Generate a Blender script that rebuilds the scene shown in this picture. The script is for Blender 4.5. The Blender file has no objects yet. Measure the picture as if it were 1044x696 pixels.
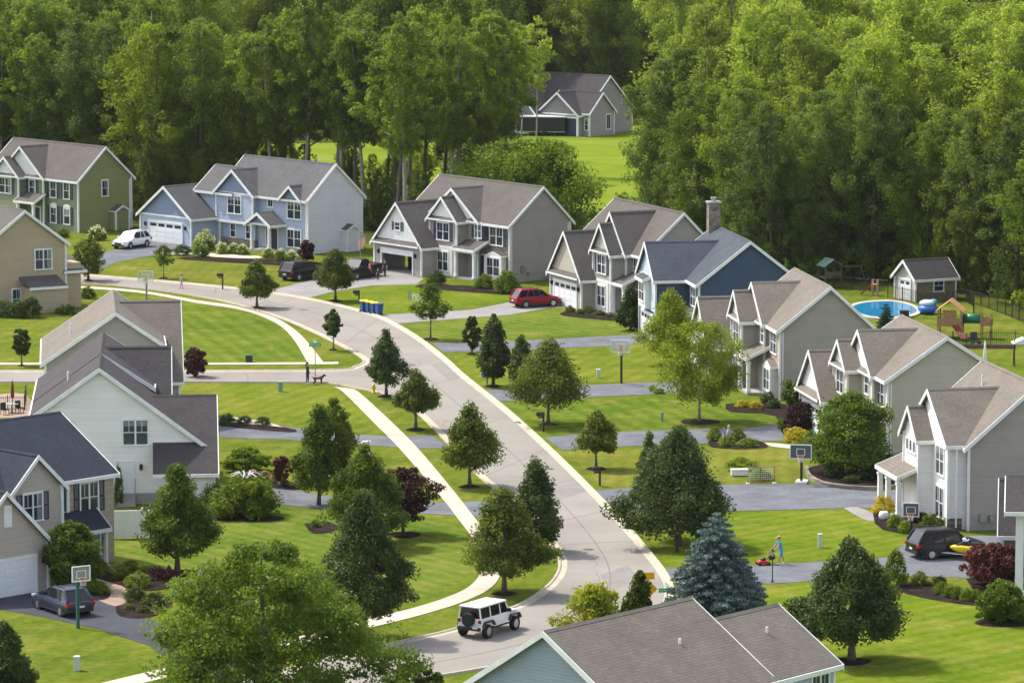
import bpy, bmesh, math, random
import numpy as np
from mathutils import Vector, Matrix
from mathutils.geometry import tessellate_polygon

SC = bpy.context.scene
COL = SC.collection
R = math.radians
rng = np.random.default_rng(7)
random.seed(7)

# ------------------------------------------------------------------ camera
F = 4400.0; CH = 48.9; TH = math.atan(585 / F)
_c, _s = math.cos(TH), math.sin(TH)
cam = bpy.data.cameras.new('camera'); camo = bpy.data.objects.new('camera', cam); COL.objects.link(camo)
camo.location = (0, 0, CH); camo.rotation_euler = (math.pi / 2 - TH, 0, 0)
cam.sensor_width = 36; cam.lens = 36 * F / 1044; cam.clip_start = 1; cam.clip_end = 20000
SC.camera = camo

def at(px, py, z=0.0):
    """world point of a photograph pixel on the plane at height z"""
    dx, dy = (px - 522) / F, -(py - 348) / F
    d = (dx, _c + dy * _s, -_s + dy * _c); t = (z - CH) / d[2]
    return Vector((d[0] * t, d[1] * t, z))
def sc_at(p):
    return F / (p.y * _c - (p.z - CH) * _s)

# ------------------------------------------------------------------ materials
def nmat(name):
    m = bpy.data.materials.new(name); m.use_nodes = True
    nt = m.node_tree; b = nt.nodes['Principled BSDF']; return m, nt, b
def lk(nt, a, b): nt.links.new(a, b)
def nd(nt, t, **kw):
    n = nt.nodes.new(t)
    for k, v in kw.items():
        if hasattr(n, k): setattr(n, k, v)
        else: n.inputs[k].default_value = v
    return n
def plain(name, col, rough=.6, metal=0., spec=.4, var=.08, vscale=6.):
    m, nt, b = nmat(name)
    b.inputs['Roughness'].default_value = rough; b.inputs['Metallic'].default_value = metal
    b.inputs['Specular IOR Level'].default_value = spec
    tc = nd(nt, 'ShaderNodeTexCoord'); n = nd(nt, 'ShaderNodeTexNoise'); n.inputs['Scale'].default_value = vscale
    n.inputs['Detail'].default_value = 4
    lk(nt, tc.outputs['Object'], n.inputs['Vector'])
    r = nd(nt, 'ShaderNodeMapRange'); r.inputs['To Min'].default_value = 1 - var; r.inputs['To Max'].default_value = 1 + var
    r.inputs['From Min'].default_value = .3; r.inputs['From Max'].default_value = .7
    lk(nt, n.outputs['Fac'], r.inputs['Value'])
    mx = nd(nt, 'ShaderNodeVectorMath', operation='SCALE'); mx.inputs[0].default_value = col[:3]
    lk(nt, r.outputs[0], mx.inputs['Scale']); lk(nt, mx.outputs[0], b.inputs['Base Color'])
    return m
def add_height(nt, b, sock, strength, dist):
    bp = nd(nt, 'ShaderNodeBump'); bp.inputs['Strength'].default_value = strength; bp.inputs['Distance'].default_value = dist
    lk(nt, sock, bp.inputs['Height']); lk(nt, bp.outputs[0], b.inputs['Normal'])
def siding(name, col, lap=.17, vertical=False):
    m, nt, b = nmat(name); b.inputs['Roughness'].default_value = .55; b.inputs['Specular IOR Level'].default_value = .3
    tc = nd(nt, 'ShaderNodeTexCoord'); sp = nd(nt, 'ShaderNodeSeparateXYZ'); lk(nt, tc.outputs['Object'], sp.inputs[0])
    dv = nd(nt, 'ShaderNodeMath', operation='DIVIDE'); dv.inputs[1].default_value = lap
    if vertical:
        ad = nd(nt, 'ShaderNodeMath', operation='ADD'); lk(nt, sp.outputs['X'], ad.inputs[0]); lk(nt, sp.outputs['Y'], ad.inputs[1]); lk(nt, ad.outputs[0], dv.inputs[0])
    else: lk(nt, sp.outputs['Z'], dv.inputs[0])
    fr = nd(nt, 'ShaderNodeMath', operation='FRACT'); lk(nt, dv.outputs[0], fr.inputs[0])
    inv = nd(nt, 'ShaderNodeMath', operation='SUBTRACT'); inv.inputs[0].default_value = 1; lk(nt, fr.outputs[0], inv.inputs[1])
    # thin darker joint line under each lap and blotchy weathering
    gr = nd(nt, 'ShaderNodeMath', operation='GREATER_THAN'); gr.inputs[1].default_value = .84; lk(nt, fr.outputs[0], gr.inputs[0])
    n = nd(nt, 'ShaderNodeTexNoise'); n.inputs['Scale'].default_value = .7; n.inputs['Detail'].default_value = 5; lk(nt, tc.outputs['Object'], n.inputs['Vector'])
    fl = nd(nt, 'ShaderNodeMath', operation='FLOOR'); lk(nt, dv.outputs[0], fl.inputs[0])
    wn = nd(nt, 'ShaderNodeTexWhiteNoise', noise_dimensions='1D'); lk(nt, fl.outputs[0], wn.inputs['W'])
    a1 = nd(nt, 'ShaderNodeMath', operation='MULTIPLY_ADD'); a1.inputs[1].default_value = .22; a1.inputs[2].default_value = .86; lk(nt, n.outputs['Fac'], a1.inputs[0])
    a2 = nd(nt, 'ShaderNodeMath', operation='MULTIPLY_ADD'); a2.inputs[1].default_value = .07; lk(nt, wn.outputs['Value'], a2.inputs[0]); lk(nt, a1.outputs[0], a2.inputs[2])
    a3 = nd(nt, 'ShaderNodeMath', operation='MULTIPLY_ADD'); a3.inputs[1].default_value = -.16; lk(nt, gr.outputs[0], a3.inputs[0]); lk(nt, a2.outputs[0], a3.inputs[2])
    mx = nd(nt, 'ShaderNodeVectorMath', operation='SCALE'); mx.inputs[0].default_value = col; lk(nt, a3.outputs[0], mx.inputs['Scale'])
    lk(nt, mx.outputs[0], b.inputs['Base Color']); add_height(nt, b, inv.outputs[0], .7, .03)
    return m
def shingle(name, col):
    m, nt, b = nmat(name); b.inputs['Roughness'].default_value = .9; b.inputs['Specular IOR Level'].default_value = .1
    tc = nd(nt, 'ShaderNodeTexCoord'); sp = nd(nt, 'ShaderNodeSeparateXYZ'); lk(nt, tc.outputs['Object'], sp.inputs[0])
    ad = nd(nt, 'ShaderNodeMath', operation='ADD'); lk(nt, sp.outputs['X'], ad.inputs[0]); lk(nt, sp.outputs['Y'], ad.inputs[1])
    cb = nd(nt, 'ShaderNodeCombineXYZ'); lk(nt, ad.outputs[0], cb.inputs['X']); lk(nt, sp.outputs['Z'], cb.inputs['Y'])
    bt = nd(nt, 'ShaderNodeTexBrick'); bt.inputs['Scale'].default_value = 1; bt.inputs['Brick Width'].default_value = .3
    bt.inputs['Row Height'].default_value = .1; bt.inputs['Mortar Size'].default_value = .012
    bt.inputs['Color1'].default_value = (.9, .9, .9, 1); bt.inputs['Color2'].default_value = (1.08, 1.07, 1.06, 1); bt.inputs['Mortar'].default_value = (.78, .78, .78, 1)
    lk(nt, cb.outputs[0], bt.inputs['Vector'])
    n = nd(nt, 'ShaderNodeTexNoise'); n.inputs['Scale'].default_value = .6; n.inputs['Detail'].default_value = 6; lk(nt, tc.outputs['Object'], n.inputs['Vector'])
    n2 = nd(nt, 'ShaderNodeTexNoise'); n2.inputs['Scale'].default_value = 5; n2.inputs['Detail'].default_value = 3; lk(nt, tc.outputs['Object'], n2.inputs['Vector'])
    a1 = nd(nt, 'ShaderNodeMath', operation='MULTIPLY_ADD'); a1.inputs[1].default_value = .4; a1.inputs[2].default_value = .6; lk(nt, n.outputs['Fac'], a1.inputs[0])
    a2 = nd(nt, 'ShaderNodeMath', operation='MULTIPLY_ADD'); a2.inputs[1].default_value = .4; lk(nt, n2.outputs['Fac'], a2.inputs[0]); lk(nt, a1.outputs[0], a2.inputs[2])
    v1 = nd(nt, 'ShaderNodeVectorMath', operation='MULTIPLY'); v1.inputs[0].default_value = col; lk(nt, bt.outputs['Color'], v1.inputs[1])
    v2 = nd(nt, 'ShaderNodeVectorMath', operation='SCALE'); lk(nt, v1.outputs[0], v2.inputs[0]); lk(nt, a2.outputs[0], v2.inputs['Scale'])
    lk(nt, v2.outputs[0], b.inputs['Base Color']); add_height(nt, b, bt.outputs['Color'], .6, .03)
    return m
def masonry(name, c1, c2, mortar, w, h, stone=True):
    m, nt, b = nmat(name); b.inputs['Roughness'].default_value = .85
    tc = nd(nt, 'ShaderNodeTexCoord'); sp = nd(nt, 'ShaderNodeSeparateXYZ'); lk(nt, tc.outputs['Object'], sp.inputs[0])
    ad = nd(nt, 'ShaderNodeMath', operation='ADD'); lk(nt, sp.outputs['X'], ad.inputs[0]); lk(nt, sp.outputs['Y'], ad.inputs[1])
    cb = nd(nt, 'ShaderNodeCombineXYZ'); lk(nt, ad.outputs[0], cb.inputs['X']); lk(nt, sp.outputs['Z'], cb.inputs['Y'])
    bt = nd(nt, 'ShaderNodeTexBrick'); bt.inputs['Scale'].default_value = 1; bt.inputs['Brick Width'].default_value = w; bt.inputs['Row Height'].default_value = h
    bt.inputs['Mortar Size'].default_value = .015; bt.inputs['Bias'].default_value = -.1
    bt.inputs['Color1'].default_value = (*c1, 1); bt.inputs['Color2'].default_value = (*c2, 1); bt.inputs['Mortar'].default_value = (*mortar, 1)
    if stone: bt.offset_frequency = 2; bt.squash = 1.6; bt.squash_frequency = 3
    lk(nt, cb.outputs[0], bt.inputs['Vector']); lk(nt, bt.outputs['Color'], b.inputs['Base Color']); add_height(nt, b, bt.outputs['Color'], .6, .04)
    return m
def leafmat(name, c1, c2, c3=None, trans=.3, nscale=.55, rough=.5):
    """foliage: colour differs leaf by leaf and branch by branch; light passes through the leaf"""
    m, nt, b = nmat(name); out = nt.nodes['Material Output']
    geo = nd(nt, 'ShaderNodeNewGeometry'); tc = nd(nt, 'ShaderNodeTexCoord'); oi = nd(nt, 'ShaderNodeObjectInfo')
    n = nd(nt, 'ShaderNodeTexNoise'); n.inputs['Scale'].default_value = nscale; n.inputs['Detail'].default_value = 3
    va = nd(nt, 'ShaderNodeVectorMath', operation='ADD'); lk(nt, tc.outputs['Object'], va.inputs[0])
    mu = nd(nt, 'ShaderNodeMath', operation='MULTIPLY'); mu.inputs[1].default_value = 50; lk(nt, oi.outputs['Random'], mu.inputs[0]); lk(nt, mu.outputs[0], va.inputs[1])
    lk(nt, va.outputs[0], n.inputs['Vector'])
    f1 = nd(nt, 'ShaderNodeMath', operation='MULTIPLY_ADD'); f1.inputs[1].default_value = .45; lk(nt, geo.outputs['Random Per Island'], f1.inputs[0])
    f2 = nd(nt, 'ShaderNodeMath', operation='MULTIPLY_ADD'); f2.inputs[1].default_value = 1.6; f2.inputs[2].default_value = -.55; lk(nt, n.outputs['Fac'], f2.inputs[0])
    lk(nt, f2.outputs[0], f1.inputs[2])
    cr = nd(nt, 'ShaderNodeValToRGB'); e = cr.color_ramp.elements
    e[0].color = (*c1, 1); e[0].position = .1; e[1].color = (*c2, 1); e[1].position = .75
    if c3: x = e.new(1.0); x.color = (*c3, 1)
    lk(nt, f1.outputs[0], cr.inputs['Fac'])
    hs = nd(nt, 'ShaderNodeHueSaturation'); lk(nt, cr.outputs[0], hs.inputs['Color'])
    mr = nd(nt, 'ShaderNodeMapRange'); mr.inputs['To Min'].default_value = .8; mr.inputs['To Max'].default_value = 1.2; lk(nt, oi.outputs['Random'], mr.inputs['Value']); lk(nt, mr.outputs[0], hs.inputs['Value'])
    lk(nt, hs.outputs[0], b.inputs['Base Color']); b.inputs['Roughness'].default_value = rough; b.inputs['Specular IOR Level'].default_value = .18
    tr = nd(nt, 'ShaderNodeBsdfTranslucent'); tm = nd(nt, 'ShaderNodeVectorMath', operation='MULTIPLY'); tm.inputs[1].default_value = (1.42, 1.32, .45); lk(nt, hs.outputs[0], tm.inputs[0]); lk(nt, tm.outputs[0], tr.inputs['Color'])
    ms = nd(nt, 'ShaderNodeMixShader'); ms.inputs[0].default_value = trans; lk(nt, b.outputs[0], ms.inputs[1]); lk(nt, tr.outputs[0], ms.inputs[2]); lk(nt, ms.outputs[0], out.inputs['Surface'])
    return m
def groundmat(name, cols, scale=.12, fine=14., bump=.5, rough=.95, streak=None, amp=(.86,1.14), dry=None):
    m, nt, b = nmat(name); b.inputs['Roughness'].default_value = rough; b.inputs['Specular IOR Level'].default_value = 0.
    tc = nd(nt, 'ShaderNodeTexCoord')
    n = nd(nt, 'ShaderNodeTexNoise'); n.inputs['Scale'].default_value = scale; n.inputs['Detail'].default_value = 6; n.inputs['Roughness'].default_value = .62; lk(nt, tc.outputs['Object'], n.inputs['Vector'])
    n2 = nd(nt, 'ShaderNodeTexNoise'); n2.inputs['Scale'].default_value = fine; n2.inputs['Detail'].default_value = 3; lk(nt, tc.outputs['Object'], n2.inputs['Vector'])
    cr = nd(nt, 'ShaderNodeValToRGB'); e = cr.color_ramp.elements
    k = len(cols)
    e[0].position = .3; e[0].color = (*cols[0], 1); e[1].position = .72; e[1].color = (*cols[-1], 1)
    for i in range(1, k - 1): x = e.new(.3 + .42 * i / (k - 1)); x.color = (*cols[i], 1)
    lk(nt, n.outputs['Fac'], cr.inputs['Fac']); csock = cr.outputs[0]
    if dry:   # drier, thinner turf in blotches and flecks
        n3 = nd(nt, 'ShaderNodeTexNoise'); n3.inputs['Scale'].default_value = .35; n3.inputs['Detail'].default_value = 9; n3.inputs['Roughness'].default_value = .75; lk(nt, tc.outputs['Object'], n3.inputs['Vector'])
        m3 = nd(nt, 'ShaderNodeMapRange'); m3.inputs['From Min'].default_value = .47; m3.inputs['From Max'].default_value = .72; m3.inputs['To Max'].default_value = .75; lk(nt, n3.outputs['Fac'], m3.inputs['Value'])
        x3 = nd(nt, 'ShaderNodeMix', data_type='RGBA'); lk(nt, m3.outputs[0], x3.inputs[0]); lk(nt, csock, x3.inputs[6]); x3.inputs[7].default_value = (*dry, 1); csock = x3.outputs[2]
    mr = nd(nt, 'ShaderNodeMapRange'); mr.inputs['From Min'].default_value = .25; mr.inputs['From Max'].default_value = .75; mr.inputs['To Min'].default_value = amp[0]; mr.inputs['To Max'].default_value = amp[1]; lk(nt, n2.outputs['Fac'], mr.inputs['Value'])
    v = nd(nt, 'ShaderNodeVectorMath', operation='SCALE'); lk(nt, csock, v.inputs[0])
    last = mr.outputs[0]
    if streak:   # mowing passes / wheel tracks: broad bands with wobble
        ang, per, amt = streak
        mp = nd(nt, 'ShaderNodeMapping'); mp.inputs['Rotation'].default_value = (0, 0, R(ang)); lk(nt, tc.outputs['Object'], mp.inputs['Vector'])
        wv = nd(nt, 'ShaderNodeTexWave'); wv.inputs['Scale'].default_value = .314 / per; wv.inputs['Distortion'].default_value = 1.2; wv.inputs['Detail'].default_value = 2; wv.inputs['Detail Scale'].default_value = .4
        lk(nt, mp.outputs[0], wv.inputs['Vector'])
        ma = nd(nt, 'ShaderNodeMath', operation='MULTIPLY_ADD'); ma.inputs[1].default_value = amt; lk(nt, wv.outputs['Fac'], ma.inputs[0]); lk(nt, mr.outputs[0], ma.inputs[2]); last = ma.outputs[0]
    lk(nt, last, v.inputs['Scale']); lk(nt, v.outputs[0], b.inputs['Base Color']); add_height(nt, b, n2.outputs['Fac'], bump, .05)
    return m
def glassmat(name, col=(.02, .03, .045), rough=.06):
    m, nt, b = nmat(name); b.inputs['Base Color'].default_value = (*col, 1); b.inputs['Roughness'].default_value = rough
    b.inputs['Specular IOR Level'].default_value = .6; return m

M = {}
M['grass'] = groundmat('grass', [(.055,.09,.010), (.078,.112,.012), (.10,.127,.015), (.14,.148,.026)], .11, 2.2, .3, amp=(.8,1.2), streak=(14, 1.5, .1), dry=(.20,.175,.045))
def lawn_mat(name, k, ang, per, amp_): return groundmat(name, [tuple(c*q for c, q in zip(col, k)) for col in [(.055,.09,.010),(.078,.112,.012),(.10,.127,.015),(.14,.148,.026)]], .11, 2.2, .3, amp=(.8,1.2), streak=(ang, per, amp_), dry=(.20,.175,.045))
M['lawn_a'] = lawn_mat('lawn_a', (.92,1.02,1.2), -38, 1.3, .2); M['lawn_b'] = lawn_mat('lawn_b', (1.14,1.1,1.), 20, 1.5, .16); M['lawn_c'] = lawn_mat('lawn_c', (1.2,1.05,1.3), 4, 1.2, .12); M['lawn_d'] = lawn_mat('lawn_d', (.82,.95,.9), -15, 1.6, .22); M['lawn_e'] = lawn_mat('lawn_e', (1.05,1.12,.8), 48, 1.4, .18)
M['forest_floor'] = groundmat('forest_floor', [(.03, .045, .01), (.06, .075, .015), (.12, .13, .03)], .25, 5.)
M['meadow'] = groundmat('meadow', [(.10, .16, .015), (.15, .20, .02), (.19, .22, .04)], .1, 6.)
M['asphalt'] = groundmat('asphalt', [(.215, .195, .175), (.255, .235, .212), (.29, .267, .242)], .12, 3., .05, .9, amp=(.97,1.03))
M['drive'] = groundmat('driveway_asphalt', [(.105, .112, .128), (.14, .147, .164), (.18, .186, .2)], .45, 3., .1, amp=(.9,1.1))
M['drive_pale'] = groundmat('weathered_driveway', [(.22, .21, .205), (.25, .24, .235), (.28, .27, .26)], .3, 12., .2)
M['drive_dark'] = groundmat('sealed_driveway', [(.055, .06, .07), (.07, .075, .088), (.09, .095, .105)], .3, 12., .2)
M['concrete'] = groundmat('concrete', [(.40, .35, .28), (.46, .405, .335), (.51, .455, .38)], .5, 3., .1, amp=(.93,1.07))
M['kerbm'] = groundmat('kerb_concrete', [(.37, .325, .25), (.43, .38, .30), (.48, .43, .345)], .6, 7., .2)
M['paver'] = masonry('pavers', (.25, .17, .12), (.32, .23, .17), (.2, .15, .11), .2, .1, False)
M['mulch'] = groundmat('mulch', [(.018, .013, .012), (.03, .022, .02), (.05, .038, .034)], 1.2, 14., .8)
M['bark'] = plain('bark', (.12,.098,.076), .95, var=.35, vscale=7)
M['bark_grey'] = plain('bark_grey', (.30,.275,.235), .95, var=.35, vscale=5)
M['white'] = plain('white_trim', (.75, .75, .74), .5, var=.07, vscale=1.5)
M['glass'] = glassmat('window_glass'); M['glass_teal'] = glassmat('window_glass_screened', (.035, .07, .075), .15)
M['black'] = plain('black_metal', (.018, .018, .02), .45); M['rubber'] = plain('tyre_rubber', (.015, .015, .016), .85)
M['shutter'] = plain('navy_shutter', (.018, .028, .065), .5); M['door_dark'] = plain('dark_door', (.02, .02, .027), .5)
M['steel'] = plain('steel', (.45, .46, .48), .35, .9)
M['cartrim'] = plain('car_black_trim', (.02, .02, .022), .5)
M['autoglass'] = glassmat('auto_glass', (.006, .007, .009), .08)
M['found'] = plain('foundation', (.32, .31, .29), .85)
M['stone'] = masonry('fieldstone', (.11,.092,.075), (.29,.245,.19), (.2,.18,.15), .42, .2)
M['stone_tan'] = masonry('tan_stone', (.34, .27, .19), (.46, .38, .28), (.34, .3, .25), .38, .14)

# ------------------------------------------------------------------ mesh helpers
class MB:
    def __init__(s): s.v = []; s.f = []; s.m = []; s.cur = 0
    def add(s, vs, fs):
        o = len(s.v); s.v += [tuple(p) for p in vs]; s.f += [tuple(i + o for i in f) for f in fs]; s.m += [s.cur] * len(fs); return s
    def box(s, x0, x1, y0, y1, z0, z1):
        if x0 > x1: x0, x1 = x1, x0
        if y0 > y1: y0, y1 = y1, y0
        return s.add([(x0,y0,z0),(x1,y0,z0),(x1,y1,z0),(x0,y1,z0),(x0,y0,z1),(x1,y0,z1),(x1,y1,z1),(x0,y1,z1)],
            [(0,3,2,1),(4,5,6,7),(0,1,5,4),(1,2,6,5),(2,3,7,6),(3,0,4,7)])
    def extr(s, poly, d):
        """closed prism from a planar polygon moved along d"""
        n = len(poly); d = Vector(d); a = [Vector(p) for p in poly]
        nrm = Vector((0,0,0))
        for i in range(n): nrm += a[i].cross(a[(i+1) % n])
        if nrm.dot(d) > 0: a.reverse()
        vs = a + [p + d for p in a]
        return s.add(vs, [tuple(range(n)), tuple(range(2*n-1, n-1, -1))] + [(i, i+n, (i+1) % n + n, (i+1) % n) for i in range(n)])
    def tube(s, pts, rad, n=8, cap=True):
        pts = [Vector(p) for p in pts]
        if not hasattr(rad, '__len__'): rad = [rad] * len(pts)
        rings = []; 
        for i, p in enumerate(pts):
            t = (pts[min(i+1, len(pts)-1)] - pts[max(i-1, 0)]).normalized()
            a = t.cross(Vector((0,0,1)) if abs(t.z) < .9 else Vector((1,0,0))).normalized(); b = t.cross(a)
            rings.append([p + (a*math.cos(2*math.pi*k/n) + b*math.sin(2*math.pi*k/n)) * rad[i] for k in range(n)])
        vs = [q for r in rings for q in r]; fs = []
        for i in range(len(pts)-1):
            for k in range(n): fs.append((i*n+k, i*n+(k+1)%n, (i+1)*n+(k+1)%n, (i+1)*n+k))
        if cap: fs += [tuple(range(n-1,-1,-1)), tuple(range((len(pts)-1)*n, len(pts)*n))]
        return s.add(vs, fs)
    def lathe(s, prof, n=12, o=(0,0,0), ax='z', cap=True):
        vs = []; fs = []
        for r, h in prof:
            for k in range(n):
                a = 2*math.pi*k/n; p = (r*math.cos(a), r*math.sin(a), h)
                if ax == 'y': p = (p[0], p[2], p[1])
                if ax == 'x': p = (p[2], p[0], p[1])
                vs.append((p[0]+o[0], p[1]+o[1], p[2]+o[2]))
        for i in range(len(prof)-1):
            for k in range(n): fs.append((i*n+k, i*n+(k+1)%n, (i+1)*n+(k+1)%n, (i+1)*n+k))
        if cap: fs += [tuple(range(n-1,-1,-1)), tuple(range((len(prof)-1)*n, len(prof)*n))]
        return s.add(vs, fs)
    def ball(s, o, r, n=10, m=6, sz=1.):
        prof = [(max(.001, r*math.sin(math.pi*i/m)), -r*sz*math.cos(math.pi*i/m)) for i in range(m+1)]
        return s.lathe(prof, n, o)
    def mesh(s, name, mats, smooth=False, bevel=0):
        me = bpy.data.meshes.new(name); me.from_pydata([tuple(v) for v in s.v], [], s.f)
        for m in (mats if isinstance(mats, (list, tuple)) else [mats]): me.materials.append(m)
        if any(s.m): me.polygons.foreach_set('material_index', s.m)
        bm = bmesh.new(); bm.from_mesh(me); bmesh.ops.recalc_face_normals(bm, faces=bm.faces)
        if bevel: bmesh.ops.bevel(bm, geom=bm.edges[:], offset=bevel, segments=2, affect='EDGES', profile=.6)
        bm.to_mesh(me); bm.free()
        if smooth: me.polygons.foreach_set('use_smooth', [True] * len(me.polygons))
        me.update(); return me
    def build(s, name, mats, parent=None, smooth=False, bevel=0):
        return link(name, s.mesh(name, mats, smooth, bevel), parent)
def link(name, me, parent=None, loc=None, rotz=None):
    o = bpy.data.objects.new(name, me); COL.objects.link(o)
    if parent: o.parent = parent
    if loc is not None: o.location = loc
    if rotz is not None: o.rotation_euler = (0, 0, rotz)
    return o
def tag(o, label, cat, group=None, kind=None):
    o['label'] = label; o['category'] = cat
    if group: o['group'] = group
    if kind: o['kind'] = kind
    return o
def thing(name, label, cat, loc=(0,0,0), rotz=0., group=None):
    o = bpy.data.objects.new(name, None); COL.objects.link(o); o.empty_display_size = .3
    o.location = loc; o.rotation_euler = (0, 0, rotz); return tag(o, label, cat, group)
def copy_tree(o, parent=None):
    c = o.copy(); COL.objects.link(c); c.parent = parent
    for ch in list(o.children): copy_tree(ch, c)
    return c

# ------------------------------------------------------------------ ground sheets and ribbons
def smooth_pts(pts, sub=6):
    P = [Vector(p) for p in pts]; out = []
    for i in range(len(P)-1):
        p0, p1, p2, p3 = P[max(i-1,0)], P[i], P[i+1], P[min(i+2,len(P)-1)]
        for k in range(sub):
            t = k/sub
            out.append(.5*((2*p1) + (p2-p0)*t + (2*p0-5*p1+4*p2-p3)*t*t + (3*p1-p0-3*p2+p3)*t**3))
    out.append(P[-1]); return out
def gpts(px, sub=6): return smooth_pts([at(*p) for p in px], sub)
def sheet(name, pts, mat, z, label=None):
    pts = [Vector((p.x, p.y, z)) for p in pts]
    tri = tessellate_polygon([pts]); me = bpy.data.meshes.new(name); me.from_pydata([tuple(p) for p in pts], [], [tuple(t) for t in tri])
    me.materials.append(mat)
    bm = bmesh.new(); bm.from_mesh(me); bmesh.ops.recalc_face_normals(bm, faces=bm.faces)
    if sum(f.normal.z for f in bm.faces) < 0: bmesh.ops.reverse_faces(bm, faces=bm.faces)
    bm.to_mesh(me); bm.free()
    o = link(name, me); o['kind'] = 'structure'
    return o
def ribbon(name, pts, prof, mat):
    """sweep a (offset to the right, height) profile along a ground line"""
    mb = MB(); n = len(prof); vs = []
    for i, p in enumerate(pts):
        t = (pts[min(i+1,len(pts)-1)] - pts[max(i-1,0)]); t.z = 0; t.normalize(); r = Vector((t.y, -t.x, 0))
        vs += [Vector((p.x, p.y, 0)) + r*a + Vector((0,0,h)) for a, h in prof]
    fs = [(i*n+k, i*n+k+1, (i+1)*n+k+1, (i+1)*n+k) for i in range(len(pts)-1) for k in range(n-1)]
    mb.add(vs, fs); o = mb.build(name, mat); o['kind'] = 'structure'; return o
# ------------------------------------------------------------------ foliage
def prof_linden(t):
    return np.where(t < .22, .62 + .38*np.sin(np.clip(t/.22,0,1)*np.pi/2), np.clip((1-t)/.78, 0, 1)**.9)
def prof_narrow(t): return np.clip(np.sin(np.pi*np.clip(t,0,1)**.8)**.7, 0, 1)
def prof_round(t): return np.sqrt(np.clip(1-(2*(t*.9+.1)-1)**2, 0, 1))**.8
def prof_dome(t): return np.sqrt(np.clip(1-t**2.2, 0, 1))
def prof_cone(t): return np.clip(1-t, 0, 1)**.85*.97+.03
def prof_vase(t): return np.clip(.45+.75*t, 0, 1)*np.clip((1-t)/.35, 0, 1)**.55
def prof_tall(t): return np.clip(np.sin(np.pi*(t*.92+.06))**.6, 0, 1)
PROF = dict(linden=prof_linden, narrow=prof_narrow, round=prof_round, dome=prof_dome, cone=prof_cone, vase=prof_vase, tall=prof_tall)

def leaf_arrays(cent, crad, nleaf, size, g, up=.35, rnd=.75, flat=1., fill=.33):
    C = len(cent); N = C*nleaf
    d = g.normal(size=(N,3)); d /= np.linalg.norm(d, axis=1, keepdims=True)
    rr = g.random(N)**fill
    cr = np.repeat(crad, nleaf); cc = np.repeat(cent, nleaf, axis=0)
    off = d*(rr*cr)[:,None]; off[:,2] *= flat
    p = cc + off
    nrm = d*.8 + np.array([0,0,up]) + g.normal(size=(N,3))*rnd
    nrm /= np.linalg.norm(nrm, axis=1, keepdims=True)
    t = np.cross(nrm, g.normal(size=(N,3))); t /= np.linalg.norm(t, axis=1, keepdims=True)
    b = np.cross(nrm, t)
    sz = size*(.65+.7*g.random(N))[:,None]
    return np.stack([p-t*sz*.62, p-b*sz*.36, p+t*sz*.62, p+b*sz*.36], 1)   # diamond leaves
def leaf_mesh(name, quads, mats, idx=None):
    q = quads.reshape(-1,3); n = len(quads)
    me = bpy.data.meshes.new(name); me.vertices.add(len(q)); me.vertices.foreach_set('co', q.astype(np.float32).ravel())
    me.loops.add(4*n); me.loops.foreach_set('vertex_index', np.arange(4*n, dtype=np.int32))
    me.polygons.add(n); me.polygons.foreach_set('loop_start', np.arange(0,4*n,4, dtype=np.int32)); me.polygons.foreach_set('loop_total', np.full(n,4,dtype=np.int32))
    for m in (mats if isinstance(mats,(list,tuple)) else [mats]): me.materials.append(m)
    if idx is not None: me.polygons.foreach_set('material_index', idx)
    me.update(calc_edges=True); return me
def crown_centres(kind, H, W, n, g, zb=0., irr=.2, inner=.35):
    """clump centres spread through an uneven crown envelope"""
    f = PROF[kind]; ph = g.random(6)*6.28
    t = []; 
    while len(t) < n:
        x = g.random(n*3); keep = g.random(n*3) < f(x)*.9+.08; t += list(x[keep])
    t = np.array(t[:n]); a = g.random(n)*2*np.pi; a += .35*np.sin(4*a+ph[4]+8*t)   # limbs gather the foliage
    lump = 1 + irr*np.sin(3*a+ph[0]+5*t) + irr*.8*np.sin(5*a+ph[1]-9*t) + irr*.6*np.sin(2*a+ph[2]+14*t) + irr*.55*np.sin(31*t+2*a+ph[3])
    rad = f(t)*W/2*lump*(inner+(1-inner)*g.random(n)**.45)
    c = np.stack([rad*np.cos(a), rad*np.sin(a), zb+t*H], 1)
    return c, t
def crown(name, kind, H, W, zb, mat, seed, nc=70, nl=70, size=.3, cr=.17, irr=.2, flat=.8, inner=.35, up=.35):
    cr *= .68; nc = int(nc*2.1); nl = int(nl*.95); size *= .6
    g = np.random.default_rng(seed)
    cr0 = cr*min(W, H*1.1)
    c, t = crown_centres(kind, max(H-1.4*cr0*flat, H*.5), max(W-1.2*cr0, W*.5), nc, g, zb+.7*cr0*flat, irr, inner)
    crad = cr0*(.6+.75*g.random(nc))*np.where(t > .85, .75, 1.)
    q = leaf_arrays(c, crad, nl, size, g, flat=flat, up=up)
    return leaf_mesh(name, q, mat)
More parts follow.
